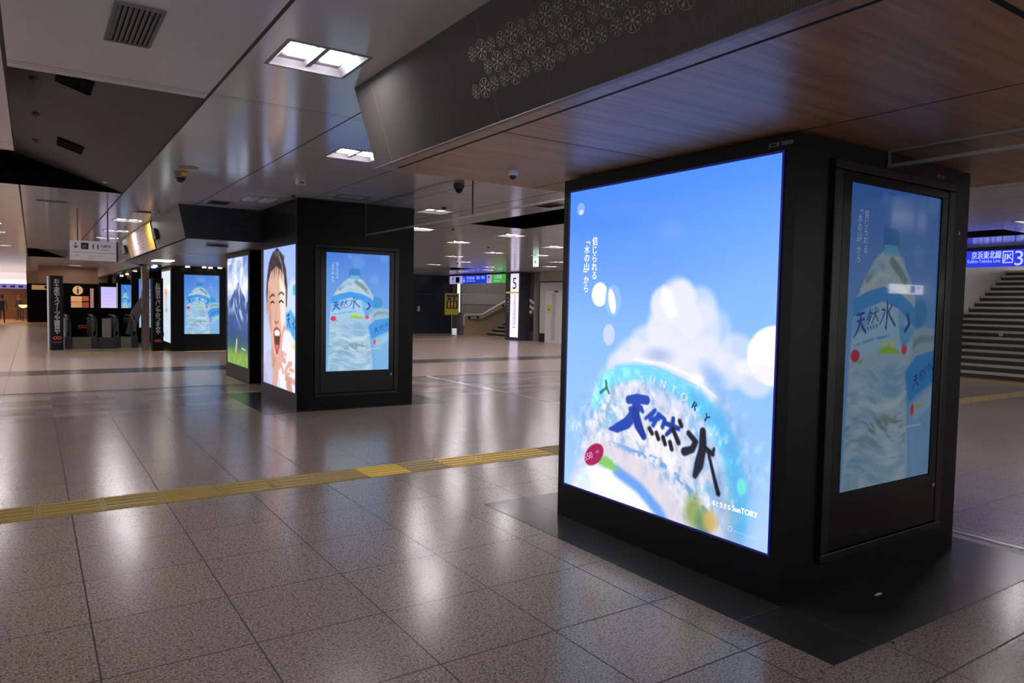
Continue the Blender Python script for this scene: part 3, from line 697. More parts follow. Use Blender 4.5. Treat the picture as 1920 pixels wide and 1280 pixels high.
    c.stroke([(.80, .66), (.87, .76), (.90, .88), (.89, 1.0)], .035, (92, 160, 222), .55, .06)
    # bird
    c.stroke([(.215, .665), (.25, .645), (.245, .625)], .006, (30, 110, 120), .9); c.stroke([(.25, .645), (.265, .662)], .005, (30, 110, 120), .9)
    # smeared small line of text along the arc
    c.stroke([(.28, .822), (.40, .83), (.52, .835), (.62, .865), (.70, .905), (.76, .945)], .010, (92, 150, 214), .8, .008, np.clip((c.noise(60, 60, 9, 2)-.42)*8, 0, 1))
    # lower sweep
    c.poly([(.05, 1.02), (.1, .94), (.2, .90), (.32, .915), (.45, .955), (.56, 1.02)], (240, 246, 255), .95, .03)
    c.stroke([(.26, .845), (.40, .88), (.52, .92), (.62, .98), (.66, 1.05)], .045, (214, 204, 218), .75, .03)
    c.stroke([(.32, .905), (.44, .935), (.54, .985), (.58, 1.03)], .022, (92, 150, 232), .9, .02)
    c.ell(.12, .97, .05, .04, (168, 196, 236), .6, .8, 0, n5)
    c.poly([(.20, .895), (.25, .865), (.29, .875), (.335, .905), (.25, .905)], (120, 196, 92), .95, .012)
    # badge
    c.ell(.185, .873, .064, .031, (158, 24, 84), 1, .12, -.62)
    # green and ochre smears, bottom right
    c.ell(.705, .955, .04, .045, (128, 150, 74), .85, .9); c.ell(.745, .985, .03, .04, (86, 128, 92), .8, .9); c.ell(.775, .965, .03, .03, (196, 168, 92), .85, .8)
    c.stroke([(.80, .84), (.84, .90), (.86, 1.0)], .03, (120, 158, 196), .5, .06)
    c.ell(.895, .848, .018, .022, (110, 224, 216), .9, .5); c.ell(.862, .898, .008, .01, (170, 220, 230), .7, .6)
    c.ell(.86, .93, .03, .03, (140, 176, 190), .4, 1)
    # calligraphy
    B1, B2, B3 = (24, 66, 172), (22, 50, 150), (18, 22, 44)
    st = lambda pts, w, col: c.stroke(pts, w, col, 1, .006)
    st([(.375, .672), (.42, .664), (.468, .664)], [.016, .018, .017], B1); st([(.385, .70), (.44, .692), (.45, .70)], [.010, .012, .008], B1)
    st([(.418, .668), (.412, .705), (.37, .745), (.315, .768), (.275, .776)], [.02, .022, .022, .018, .006], B1)
    st([(.41, .705), (.43, .745), (.458, .775)], [.018, .021, .014], B2)
    st([(.465, .72), (.50, .70), (.512, .69)], [.006, .010, .008], B1); st([(.49, .72), (.53, .712)], .009, B1); st([(.505, .735), (.53, .70), (.56, .712), (.55, .735)], .009, B1)
    st([(.565, .722), (.625, .730)], .009, B2); st([(.60, .705), (.595, .735), (.57, .755)], [.009, .010, .007], B2); st([(.600, .735), (.627, .77)], [.009, .010], B3); st([(.63, .708), (.638, .72)], .009, B3)
    for p in (((.487, .748), (.50, .76)), ((.522, .757), (.532, .772)), ((.555, .765), (.565, .783)), ((.588, .775), (.597, .793))): st(p, .009, B3)
    st([(.672, .737), (.703, .757), (.69, .780), (.655, .792)], [.010, .011, .012, .015], B3)
    st([(.733, .724), (.735, .77), (.72, .82), (.705, .852)], [.013, .016, .019, .010], B3)
    st([(.742, .768), (.776, .780), (.782, .765)], [.009, .009, .005], B3); st([(.757, .775), (.785, .84), (.805, .884)], [.006, .007, .009], B3)
    return c
def poster_bottle():
    c = Canvas(230, 410, 1.66/.94, (70, 128, 222), (116, 172, 228)); X, Y = c.X, c.Y
    n = c.noise(8, 14, 2); wv = c.noise(4, 40, 3, 4, dy=.03*np.sin(X*9)); wv2 = c.noise(7, 60, 8, 3, dy=.05*np.sin(X*6+1))
    c.bl(np.clip(Y*1.4-.1, 0, 1), (116, 176, 236), .7)
    for a in ((.49, .07, .10, .055), (.76, .215, .065, .038), (.91, .03, .07, .04), (.36, .03, .04, .02), (.8, .55, .1, .05)): c.ell(*a, (140, 186, 236), .28, .5)
    # small bottle behind
    c.ell(.80, .415, .09, .05, (40, 142, 204), .95, .25)
    c.poly([(.66, .53), (.72, .475), (.85, .46), (1.02, .47), (1.02, .60), (.68, .62)], (150, 186, 204), .9, .02); c.stroke([(.70, .54), (.82, .505), (1.0, .505)], .02, (108, 138, 142), .7, .02, n+.4)
    c.poly([(.66, .62), (.78, .565), (1.02, .545), (1.02, .66), (.82, .70), (.72, .74)], (44, 144, 226), .95, .012)
    c.poly([(.72, .73), (1.02, .66), (1.02, 1.02), (.80, 1.02)], (128, 182, 228), .8, .02); c.poly([(.75, .74), (1.02, .68), (1.02, .74), (.8, .8)], (176, 204, 226), .6, .03)
    kanji_ten(c, .755, .635, .085, (20, 60, 150), slant=-.3); kanji_zen(c, .835, .615, .08, (20, 60, 150), slant=-.3); kanji_sui(c, .92, .59, .08, (20, 60, 150), slant=-.3)
    c.ell(.765, .755, .022, .022, (214, 60, 88), .9, .3); c.ell(.84, .745, .04, .008, (140, 196, 90), .7, .6)
    # big bottle
    body = [(.35, .21), (.53, .21), (.60, .25), (.68, .30), (.74, .36), (.735, .55), (.66, .62), (.70, .78), (.73, .90), (.74, 1.02), (.02, 1.02), (.04, .8), (.05, .56), (.09, .38), (.16, .31), (.27, .24)]
    c.poly(body, (164, 198, 224), .95, .014)
    c.poly([(.30, .22), (.58, .22), (.72, .35), (.12, .36)], (196, 210, 216), .7, .02, np.clip((n-.3)*3, 0, 1))
    c.stroke([(.20, .305), (.32, .255), (.36, .26)], .022, (112, 142, 152), .85, .02, np.clip((n-.25)*3, 0, 1)); c.stroke([(.46, .24), (.56, .275), (.66, .325)], .03, (104, 138, 142), .85, .02, np.clip((n-.2)*3, 0, 1))
    c.stroke([(.26, .31), (.34, .285), (.44, .29)], .012, (222, 230, 238), .5, .03)
    c.poly([(.355, .135), (.38, .128), (.50, .13), (.525, .14), (.53, .19), (.515, .205), (.37, .205), (.35, .19)], (24, 124, 200), 1, .01)
    c.poly([(.37, .185), (.51, .185), (.53, .22), (.36, .22)], (104, 186, 224), .85, .008)
    c.poly([(.07, .375), (.2, .345), (.38, .325), (.56, .345), (.70, .38), (.74, .40), (.74, .46), (.56, .40), (.38, .375), (.2, .40), (.07, .43)], (42, 150, 232), 1, .008)
    c.poly([(.07, .43), (.2, .40), (.38, .375), (.56, .40), (.70, .45), (.69, .55), (.5, .535), (.38, .53), (.2, .55), (.06, .585)], (158, 204, 238), .95, .01)
    c.poly([(.55, .36), (.74, .40), (.73, .50), (.62, .54), (.56, .46)], (52, 150, 226), .7, .03, np.clip((n-.25)*3, 0, 1)); c.poly([(.07, .43), (.2, .40), (.3, .39), (.2, .47), (.07, .49)], (70, 164, 232), .6, .03)
    K = (22, 62, 158)
    kanji_ten(c, .09, .415, .145, K, slant=-.18); kanji_zen(c, .215, .405, .125, K, slant=-.18); kanji_sui(c, .35, .375, .17, K, slant=-.05)
    c.stroke([(.66, .42), (.685, .45), (.64, .475)], .014, (20, 58, 150), .9)
    c.stroke([(.10, .522), (.28, .502), (.48, .49)], .008, (70, 140, 214), .7, .004, np.clip((c.noise(70, 20, 5, 2)-.35)*6, 0, 1))
    c.ell(.11, .555, .045, .021, (206, 40, 92), 1, .15); c.ell(.64, .54, .032, .018, (222, 60, 112), 1, .15)
    c.poly([(.34, .548), (.40, .53), (.47, .527), (.56, .54), (.60, .552), (.45, .553)], (142, 206, 60), 1, .008)
    for a in ((.42, .515), (.50, .52)): c.ell(*a, .022, .011, (206, 222, 70), 1, .3)
    c.poly([(.12, .575), (.2, .565), (.17, .58)], (90, 190, 90), .9, .01)
    # rippled water
    msk = np.clip((Y-.575)*30, 0, 1)*np.clip((.70+.05*(Y-.6)-X)*40, 0, 1)*np.clip((X-.03)*40, 0, 1)
    c.bl(msk*np.clip((wv-.5)*5, 0, 1), (196, 222, 240), .6); c.bl(msk*np.clip((.47-wv)*5, 0, 1), (104, 164, 212), .55); c.bl(msk*np.clip((wv2-.56)*8, 0, 1), (128, 176, 202), .5)
    c.bl(msk*np.clip((wv2-.5)*7, 0, 1)*np.exp(-((Y-.80)/.045)**2), (118, 134, 118), .65); c.bl(msk*np.exp(-((Y-.73)/.02)**2)*np.exp(-((X-.5)/.15)**2), (236, 242, 240), .6)
    c.stroke([(.70, .815), (.88, .812)], .004, (220, 232, 240), .8)
    return c
def poster_boy():
    c = Canvas(200, 250, 2.05/1.71, (150, 178, 246), (196, 208, 246)); X, Y = c.X, c.Y
    n = c.noise(8, 8, 3); SK = (214, 172, 152)
    c.poly([(.0, .86), (.12, .76), (.30, .74), (.34, .88), (.42, 1.02), (0, 1.02)], (168, 172, 208), 1, .02)      # shirt
    c.poly([(.0, .84), (.18, .72), (.30, .84), (.3, 1.02), (.22, 1.02)], (190, 192, 222), .6, .04)
    c.poly([(.27, .68), (.52, .68), (.50, .86), (.38, .90), (.29, .86)], (190, 140, 118), 1, .02)                      # neck
    c.poly([(.12, .20), (.18, .10), (.30, .03), (.45, .0), (.60, .05), (.72, .16), (.77, .30), (.76, .42), (.72, .42), (.66, .2), (.2, .22), (.17, .46), (.12, .44), (.09, .32)], (46, 42, 50), 1, .015)   # hair
    face_ = [(.15, .25), (.24, .17), (.42, .13), (.60, .17), (.70, .28), (.72, .42), (.69, .56), (.62, .68), (.52, .78), (.44, .80), (.34, .76), (.24, .64), (.16, .50), (.13, .36)]
    c.poly(face_, SK, 1, .015); c.poly([(.52, .2), (.72, .3), (.71, .5), (.62, .66), (.56, .5)], (248, 234, 228), .85, .05); c.poly([(.15, .3), (.22, .3), (.28, .6), (.2, .58)], (176, 124, 108), .55, .05)
    for k in range(9):     # wet strands of the fringe
        x0 = .22+.05*k; c.stroke([(x0+.03, .07), (x0+.02, .14), (x0-.01+.02*(k % 3), .205+.02*(k % 2))], [.016, .013, .003], (38, 34, 42), .95, .006)
    c.stroke([(.36, .01), (.42, .06), (.5, .03)], .012, (190, 190, 200), .7, .02, n); c.stroke([(.50, .06), (.6, .12), (.66, .24)], .012, (226, 220, 214), .8, .02, n+.2)
    c.ell(.12, .44, .028, .045, (196, 146, 126), 1, .2)
    c.stroke([(.22, .355), (.30, .335), (.36, .345)], .010, (70, 52, 50), .9, .008); c.stroke([(.50, .335), (.58, .32), (.66, .335)], .009, (80, 60, 56), .9, .008)  # brows
    c.stroke([(.24, .40), (.30, .385), (.36, .397)], .008, (44, 32, 34), 1, .005); c.stroke([(.51, .392), (.58, .378), (.65, .392)], .008, (44, 32, 34), 1, .005)   # shut eyes
    c.stroke([(.42, .40), (.40, .50), (.385, .53)], .012, (196, 148, 130), .7, .02); c.stroke([(.38, .535), (.42, .545), (.48, .535)], .009, (150, 96, 84), .9, .01); c.ell(.40, .53, .008, .006, (70, 40, 38), 1, .3); c.ell(.465, .528, .008, .006, (70, 40, 38), 1, .3)
    c.poly([(.33, .60), (.38, .575), (.46, .57), (.54, .585), (.57, .62), (.54, .70), (.48, .765), (.43, .77), (.37, .71)], (168, 62, 60), 1, .01)   # open mouth
    c.poly([(.36, .625), (.54, .61), (.52, .68), (.46, .73), (.40, .70)], (66, 22, 28), 1, .012); c.poly([(.36, .61), (.41, .592), (.50, .59), (.545, .61), (.52, .632), (.39, .635)], (246, 242, 240), 1, .008); c.poly([(.40, .70), (.5, .695), (.46, .745)], (206, 120, 120), .9, .012)
    c.poly([(.76, .30), (.90, .22), (1.02, .25), (1.02, .72), (.82, .62), (.74, .5)], (206, 218, 238), .8, .04); c.poly([(.92, .28), (1.02, .26), (1.02, .34), (.92, .34)], (60, 184, 206), .9, .02)
    c.poly([(.72, .47), (.86, .44), (1.02, .5), (1.02, .66), (.86, .60), (.74, .56)], (72, 170, 226), .95, .02); kanji_ten(c, .74, .47, .14, (24, 60, 140)); kanji_sui(c, .88, .50, .14, (24, 60, 140))
    c.poly([(.66, .58), (.86, .60), (1.02, .70), (1.02, 1.02), (.55, 1.02), (.5, .85)], (232, 228, 246), .95, .03)
    c.poly([(.90, .66), (1.0, .68), (1.0, .72), (.92, .70)], (220, 214, 80), .8, .02)
    # hands and forearm
    c.poly([(.30, 1.02), (.34, .88), (.44, .80), (.54, .76), (.62, .78), (.60, .84), (.50, .88), (.44, 1.02)], (206, 158, 140), 1, .015)
    for p, w in ((((.48, .83), (.56, .76), (.66, .755)), .028), (((.50, .85), (.60, .79), (.70, .80)), .026), (((.48, .87), (.58, .83), (.64, .88)), .024), (((.70, .88), (.80, .82), (.88, .81)), .024), (((.72, .92), (.84, .86), (.94, .86)), .024), (((.76, .97), (.86, .92), (.97, .93)), .024), (((.58, .72), (.62, .62), (.66, .57)), .022)): c.stroke(p, w, (212, 160, 144), 1, .012)
    for p in ((.70, .80), (.72, .755), (.69, .57)): c.ell(*p, .02, .016, (236, 120, 140), .8, .5)
    c.poly([(.72, .9), (.86, .9), (.94, 1.02), (.78, 1.02)], (190, 140, 124), .9, .02); c.stroke([(.78, .865), (.98, .875)], .006, (246, 244, 250), .9)
    return c
def poster_mountain():
    c = Canvas(160, 190, 2.03/1.66, (96, 132, 196), (150, 176, 206)); X, Y = c.X, c.Y; n = c.noise(5, 6, 3); n2 = c.noise(14, 10, 6, 5, dx=.1*Y)
    c.bl(np.clip((n-.38)*4, 0, 1)*np.clip(1.3-Y*2.2, 0, 1)+np.clip(1-np.abs(Y-.26)*5, 0, 1)*.7, (214, 222, 238), .95)
    mt = [(0, .36), (.1, .42), (.22, .36), (.34, .31), (.44, .26), (.54, .23), (.62, .25), (.70, .32), (.82, .36), (.92, .42), (1, .40), (1, .9), (0, .9)]
    c.poly(mt, (62, 92, 150), 1, .012); c.poly(mt, (206, 216, 236), .9, .02, np.clip((n2-.5)*7, 0, 1)*np.clip((.62-Y)*5, 0, 1))
    c.stroke([(.34, .48), (.48, .56), (.66, .66)], [.02, .014, .006], (206, 216, 236), .75, .02, n2+.3); c.stroke([(.62, .5), (.72, .56)], .03, (210, 218, 236), .8, .02); c.stroke([(.02, .4), (.1, .52)], .03, (190, 204, 230), .8, .03, n)
    c.poly([(0, .58), (.2, .62), (.5, .70), (.8, .66), (1, .60), (1, 1), (0, 1)], (52, 84, 112), .8, .08, n+.3)
    c.bl(np.clip((Y-.74)*6, 0, 1), (74, 118, 76), .8); c.bl(np.clip((Y-.86+.05*n)*14, 0, 1), (112, 156, 56), .95); c.bl(np.clip((Y-.86)*9, 0, 1)*np.clip((c.noise(40, 8, 7, 2)-.5)*5, 0, 1), (152, 188, 80), .7)
    c.stroke([(.50, .735), (.50, .80)], [.02, .03], (150, 110, 100), .9, .01); c.stroke([(.46, .78), (.44, .86)], [.03, .04], (206, 190, 176), .9, .015); c.ell(.51, .715, .018, .018, (90, 60, 56), .9, .3); c.stroke([(.47, .86), (.48, .92)], .012, (150, 110, 90), .8, .01)
    c.stroke([(.70, .835), (.88, .845)], .008, (230, 234, 240), .8); c.stroke([(.06, .5), (.06, .86)], .006, (200, 208, 226), .6, .006, np.clip((c.noise(3, 60, 5, 1)-.4)*5, 0, 1))
    return c
def poster_white():
    c = Canvas(80, 110, 2.05/1.68, (206, 220, 226), (196, 214, 222)); n = c.noise(8, 8, 2)
    c.ell(.5, .28, .16, .05, (232, 150, 60), .6, .9); c.stroke([(.5, .2), (.42, .3), (.58, .32)], .03, (226, 132, 60), .7, .04, n); c.stroke([(.5, .36), (.5, .46)], .07, (236, 120, 130), .5, .08); c.poly([(.38, .52), (.66, .52), (.66, .58), (.38, .58)], (150, 160, 176), .7, .01); c.stroke([(.5, .6), (.5, .66)], .02, (170, 184, 200), .6, .02); c.poly([(.12, .93), (.3, .93), (.2, .86)], (60, 66, 80), .8, .02)
    return c
def poster_lilac():
    c = Canvas(40, 50, 1.4, (188, 178, 236), (214, 196, 232)); n = c.noise(6, 14, 3)
    for k in range(7): c.stroke([(.12, .2+.1*k), (.88, .2+.1*k)], .02, (160, 140, 200), .5, .02, n)
    return c
C_BIG, C_BOT, C_BOY, C_MT, C_WH, C_LI = poster_big(), poster_bottle(), poster_boy(), poster_mountain(), poster_white(), poster_lilac()
i_white = ink_mat('lit_white_ink', (255, 255, 255), 1.25); i_pale = ink_mat('lit_pale_ink', (214, 224, 246), 1.0); i_navy = ink_mat('lit_navy_ink', (24, 70, 128), 1.0)
i_wdim = ink_mat('dim_white_ink', (190, 205, 240), .33); i_wmid = ink_mat('mid_white_ink', (205, 224, 250), .9); i_pink = ink_mat('lit_pink_ink', (236, 150, 196), 1.0)

# ------------------------------------------------------------------ advertising pillars
def slogan(face, mb, size, u1, u2, v, pitch, bold):
    face.vtext(mb, '信じられる', u1, v, size, pitch, wide=.95, bold=bold)
    face.vtext(mb, '「水の山」から', u2, v+.01, size, pitch, wide=.95, bold=bold)
def pillar(x0, x1, y0, y1, z, label, neck=None):
    r = thing('advertising_pillar', (x0, y0, 0), label, 'pillar', 'black poster pillars')
    body = BOX(x0, x1, y0, y1, 0, z).build('body', m_black, r)
    if neck: BOX(x0+.075, x1-.075, y0+.075, y1-.075, z, neck).build('neck', m_neck, r)
    return r
def wall_screen(r, x, y_left, y_right, z0, z1, canvas, m, nm='poster_screen'):
    """lit poster on the -x side"""
    f = Face((x, y_left, z1), (0, -1, 0), y_left-y_right, z1-z0, off=.004)
    s = canvas.mesh(nm, f, m, r)
    b = MB()
    for a in ((-.006, -.006, 1.006, 0), (-.006, 1, 1.006, 1.006), (-.006, 0, 0, 1), (1, 0, 1.006, 1)): f.rect(b, *a, .004, .008)
    b.build('screen_bezel', m_bez, r)
    return f, s
m_bez = mat('blue_black_bezel', (14, 14, 50), .3, emit=(20, 16, 120), es=.45)
def kiosk(r, x0, yf, canvas, m, tint, full=True):
    """monitor cabinet on the -y side; x0 = left edge of the 0.94 m wide screen"""
    f = Face((x0, yf, 2.195), (1, 0, 0), .945, 1.665, off=.014)
    # outer frame with bevelled lip
    fr = MB(); o0, o1, p0, p1 = x0-.16, x0+.945+.15, .17, 2.30
    for a, b_, c_, d_ in ((o0, o1, p1-.05, p1), (o0, o1, p0, p0+.05), (o0, o0+.07, p0+.05, p1-.05), (o1-.07, o1, p0+.05, p1-.05)): fr.box(a, b_, yf-.03, yf+.01, c_, d_)
    fr.build('cabinet_frame', m_black3, r, bevel=.006)
    dr = MB(); q0, q1, s0, s1 = o0+.078, o1-.078, p0+.058, p1-.058
    for a, b_, c_, d_ in ((q0, q1, 2.199, s1), (q0, q1, s0, .526), (q0, x0-.004, .526, 2.199), (x0+.949, q1, .526, 2.199)): dr.box(a, b_, yf-.024, yf-.0005, c_, d_)
    d = dr.build('cabinet_door', m_black2, r, bevel=.002)
    MB().tube([(q1-.035, yf-.0235, .46), (q1-.035, yf-.034, .46)], .013, 14).build('lock', m_steel, d)
    BOX(q0+.001, q1-.001, yf-.004, yf-.0003, s0+.001, s1-.001).build('backing', m_neck, r)
    s = canvas.mesh('monitor_screen', f, m, r)
    t_ = MB(); f.vtext(t_, '信じられる', .165, .105, .05, .047, wide=.9); f.vtext(t_, '「水の山」から', .10, .105, .05, .047, wide=.9); t_.build('slogan', tint, s)
    return s
# nearest pillar
P1 = pillar(3.547, 5.325, -2.156, -.285, 2.392, 'nearest black pillar with a huge lit poster of a water bottle in splashes', SOF)
f, s = wall_screen(P1, 3.547, -.362, -2.076, .25, 2.302, C_BIG, m_big)
b = MB(); slogan(f, b, .062, .161, .113, .183, .0575, .0012); b.build('slogan', i_white, s)
b = MB(); f.text(b, '水と生きる', .782, .918, .034, fit=.128, bold=.001); f.text(b, 'SunTORY', .863, .918, .044, fit=.165, bold=.0018); b.build('maker_lettering', i_white, s)
b = MB(); f.text(b, 'サステナブルプラスチック', .872, .975, .02, fit=.18)
for k in range(20):
    a0, a1 = 2*math.pi*k/20, 2*math.pi*(k+1)/20; cc = (.858*f.w, .968*f.h)
    b.quad(*[f.m(cc[0]+q*math.cos(a), cc[1]+q*math.sin(a), .002) for q, a in ((.016, a0), (.016, a1), (.012, a1), (.012, a0))])
b.build('small_print', i_pale, s)
arc = [(.445, .602), (.495, .600), (.545, .606), (.594, .618), (.642, .634), (.69, .655), (.74, .682)]
for grp, nm, mm in ((range(0, 5), 'arched_lettering', i_pale), (range(5, 7), 'arched_lettering', i_navy)):
    b = MB()
    for k in grp:
        a_, c_ = arc[max(k-1, 0)], arc[min(k+1, 6)]; rot = -math.atan2((c_[1]-a_[1])*f.h, (c_[0]-a_[0])*f.w)
        f.text(b, 'SUNTORY'[k], arc[k][0], arc[k][1]+.012, .066, rot=rot, center=True, bold=.003)
    b.build(nm, mm, s)
b = MB(); f.text(b, '550', .135, .902, .062, rot=.45, bold=.002); f.text(b, 'ml', .20, .868, .034, rot=.45); b.build('badge_lettering', i_pink, s)
b = MB(); fb = Face((3.547, -.285, 2.392), (0, -1, 0), 1.871, 2.392, off=.001)
fb.text(b, 'JCDE 0000-', .91, .022, .030); fb.text(b, 'S', .982, .022, .024)
b.build('body_marking', m_gtext, P1)
kiosk(P1, 4.0, -2.156, C_BOT, m_dim, i_wdim)
b = MB(); fk = Face((3.547, -2.156, 2.392), (1, 0, 0), 1.778, 2.392, off=.001); fk.text(b, 'ME TW', .765, .03, .028); b.build('body_marking', m_gtext, P1)
BOX(5.20, 5.215, -2.162, -2.156, 2.0, 2.02).build('key_switch', m_steel, P1)
# boy pillar
P2 = pillar(3.398, 5.135, 5.42, 7.29, CEIL-.002, 'black pillar with the lit poster of a laughing boy and a bottle monitor')
f, s = wall_screen(P2, 3.398, 7.13, 5.49, .235, 2.285, C_BOY, m_big)
BOX(3.392, 3.398, 5.424, 5.43, 0, CEIL-.01).build('corner_trim', m_black3, P2)
sB = kiosk(P2, 3.795, 5.42, C_BOT, m_mid, i_wmid)
# mountain pillar
P3 = pillar(3.63, 5.4, 8.99, 10.86, 2.39, 'black pillar behind the boy pillar with a lit mountain meadow poster', SOF)
wall_screen(P3, 3.63, 10.72, 9.07, .27, 2.31, C_MT, m_big)
# far pillar under the soffit
P4 = pillar(3.655, 5.45, 17.9, 19.77, 2.385, 'far black pillar with a pale lit poster and a bottle monitor under the soffit', SOF)
wall_screen(P4, 3.655, 19.7, 18.03, .235, 2.30, C_WH, m_big)
f = Face((3.985, 17.9, 2.19), (1, 0, 0), .945, 1.69, off=.012); C_BOT.mesh('monitor_screen', f, m_mid, P4)
b = MB()
for a in ((-.03, -.02, 1.03, 0), (-.03, 1, 1.03, 1.02), (-.03, 0, 0, 1), (1, 0, 1.03, 1)): f.rect(b, *a, .004, .016)
b.build('cabinet_frame', m_black3, P4)
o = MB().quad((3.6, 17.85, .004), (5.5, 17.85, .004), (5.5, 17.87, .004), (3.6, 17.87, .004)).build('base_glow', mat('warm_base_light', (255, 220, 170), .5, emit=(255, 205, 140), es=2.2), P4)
# glowing pillars far down the hall
for (xa, xb, ya, yb, lb, sides) in ((3.30, 3.9, 30.0, 31.6, 'distant black pillar with a pale lilac lit poster by the information shop', 'A'), (3.62, 5.4, 27.2, 29.0, 'distant black pillar with two lit blue posters left of the escalator', 'B'), (3.66, 5.5, 22.9, 24.7, 'distant black pillar with a lit blue poster behind the escalator balustrade', 'C')):
    r = pillar(xa, xb, ya, yb, 2.385, lb, SOF)
    if sides == 'A': C_LI.mesh('poster_screen', Face((xa-.55, ya-.02, 1.93), (1, 0, 0), .56, 1.45), m_big, r); BOX(xa-.62, xa+.02, ya-.015, ya+.1, 0, 2.1).build('side_panel', m_black, r); C_WH.mesh('poster_screen', Face((xa+.03, ya-.02, 2.1), (1, 0, 0), .2, 1.6), m_big, r)
    if sides == 'B': C_BOT.mesh('monitor_screen', Face((xa-.38, ya-.02, 2.0), (1, 0, 0), .34, 1.5), m_mid, r); BOX(xa-.5, xa+.02, ya-.015, ya+.1, 0, 2.2).build('side_panel', m_black, r); C_WH.mesh('poster_screen', Face((xa+.0, ya-.02, 2.25), (1, 0, 0), .18, 1.8), screen_mat('lit_poster_lilac', .8), r)
    if sides == 'C': C_BOT.mesh('monitor_screen', Face((xa-.28, ya-.02, 2.15), (1, 0, 0), .6, 1.65), m_mid, r); BOX(xa-.5, xa+.5, ya-.015, ya+.1, 0, 2.38).build('side_panel', m_black, r)

# ------------------------------------------------------------------ glass smoke curtains
def curtain(ya, yb, ztop, zbot, label, joints=()):
    r = thing('glass_smoke_curtain', (4.37, (ya+yb)/2, zbot), label, 'glass panel')
    BOX(4.365, 4.375, ya, yb, zbot, ztop).build('glass_sheet', m_glass, r)
    b = MB(); b.box(4.36, 4.38, ya, yb, zbot-.012, zbot+.006); b.build('bottom_rail', m_rail, r)
    b = MB(); b.box(4.358, 4.382, ya, yb, ztop-.014, ztop); b.build('top_rail', m_rail, r)
    for j in joints: BOX(4.362, 4.378, j-.005, j+.005, zbot, ztop).build('joint', m_grey, r)
curtain(.2, 5.418, CEIL-.001, 2.47, 'long clear glass smoke curtain hanging between the two front pillars', (2.41, 5.41))
curtain(-7, -2.158, SOF-.001, SOF-.085, 'shallow glass smoke curtain with grey rails under the wooden soffit', (-2.163,))

# ------------------------------------------------------------------ direction sign over the left aisle
m_sign = mat('pale_sign_face', (200, 190, 192), .3, emit=(205, 195, 200), es=.22)
r = thing('hanging_sign', (1.21, 9, 2.095), 'pale hanging sign with down arrow, lift pictogram and toilet symbols', 'sign')
BOX(.885, 1.535, 9.0, 9.14, 2.095, 2.40).build('sign_face', m_sign, r)
BOX(1.535, 1.56, 8.995, 9.145, 2.09, 2.405).build('end_cap', m_dark, r); BOX(.875, .885, 8.995, 9.145, 2.09, 2.405).build('end_cap', m_dark, r)
b = MB(); b.tube([(1.0, 9.07, 2.40), (1.0, 9.07, CEIL)], .012, 8); b.tube([(1.42, 9.07, 2.40), (1.42, 9.07, CEIL)], .012, 8); b.build('suspension_rod', m_grey, r)
f = Face((.885, 9.0, 2.40), (1, 0, 0), .65, .305, off=.001); b = MB()
def arrow(mb, f, cx, cy, s, ang=0, off=.002):
    c, n = math.cos(ang), math.sin(ang)
    for seg in (((0, .5), (0, -.5)), ((0, -.5), (-.38, -.1)), ((0, -.5), (.38, -.1))):
        (ax, ay), (bx, by) = seg; d = Vector((bx-ax, by-ay)).normalized(); px, py = -d.y*.07, d.x*.07
        q = []
        for (X_, Y_) in ((ax+px, ay+py), (ax-px, ay-py), (bx-px, by-py), (bx+px, by+py)):
            q.append(f.m(cx+s*(X_*c-Y_*n), cy+s*(X_*n+Y_*c), off))
        mb.quad(*q)
arrow(b, f, .085, .075, .085, math.pi); f.rect(b, .24, .10, .40, .44, .0012); f.rect(b, .03, .60, .97, .615, .0015)
b.build('pictogram', m_dark, r)
b = MB(); f.text(b, 'JR', .27, .36, .06, .003); b.build('lift_mark', m_white, r)
b = MB(); f.text(b, '化粧室', .66, .30, .05, bold=.001); f.text(b, 'Restrooms', .66, .46, .028); f.text(b, 'エレベーター', .40, .82, .036); f.text(b, 'Elevator', .40, .94, .022); f.text(b, '↶', .12, .85, .07); b.build('lettering', m_dark, r)
def manikin(mb, f, cx, cy, s):
    for k in range(8): mb.add([f.m(cx+.12*s*math.cos(a), cy-.38*s+.12*s*math.sin(a), .002) for a in (2*math.pi*q/10 for q in range(10))], [tuple(range(10))]) if k == 0 else None
    mb.add([f.m(cx+s*a, cy+s*c_, .002) for a, c_ in ((-.2, -.22), (-.1, .1), (-.09, .5), (.09, .5), (.1, .1), (.2, -.22))], [tuple(range(6))])
b = MB(); manikin(b, f, .325, .085, .085); b.build('woman_symbol', mat('red_symbol', (176, 64, 80), .5), r)
b = MB(); manikin(b, f, .39, .085, .085); b.build('man_symbol', mat('blue_symbol', (58, 78, 150), .5), r)
# lit sign behind the camera: the kiosk glass shows its reflection
r = thing('hanging_sign', (17.9, -9.0, 1.95), 'white lit hanging sign reflected in the glass of the dim bottle monitor', 'sign')
BOX(16.95, 19.6, -9.05, -9.0, 1.95, 2.17).build('sign_face', mat('lit_sign_face', (240, 236, 240), .4, emit=(240, 236, 244), es=4.0), r)
fr_ = Face((19.6, -9.0, 2.17), (-1, 0, 0), 2.65, .22, off=.001); b = MB(); fr_.rect(b, .60, .1, .68, .9, .001); b.build('lift_symbol', m_dark, r); b = MB(); arrow(b, fr_, 1.42, .11, .17, 0); b.build('arrow', m_dark, r); b = MB(); fr_.rect(b, .45, 0, .46, 1, .001); b.build('divider', m_dark, r); b = MB(); fr_.rect(b, .2, .3, .28, .7, .001); b.build('toilet_symbol', m_grey, r)

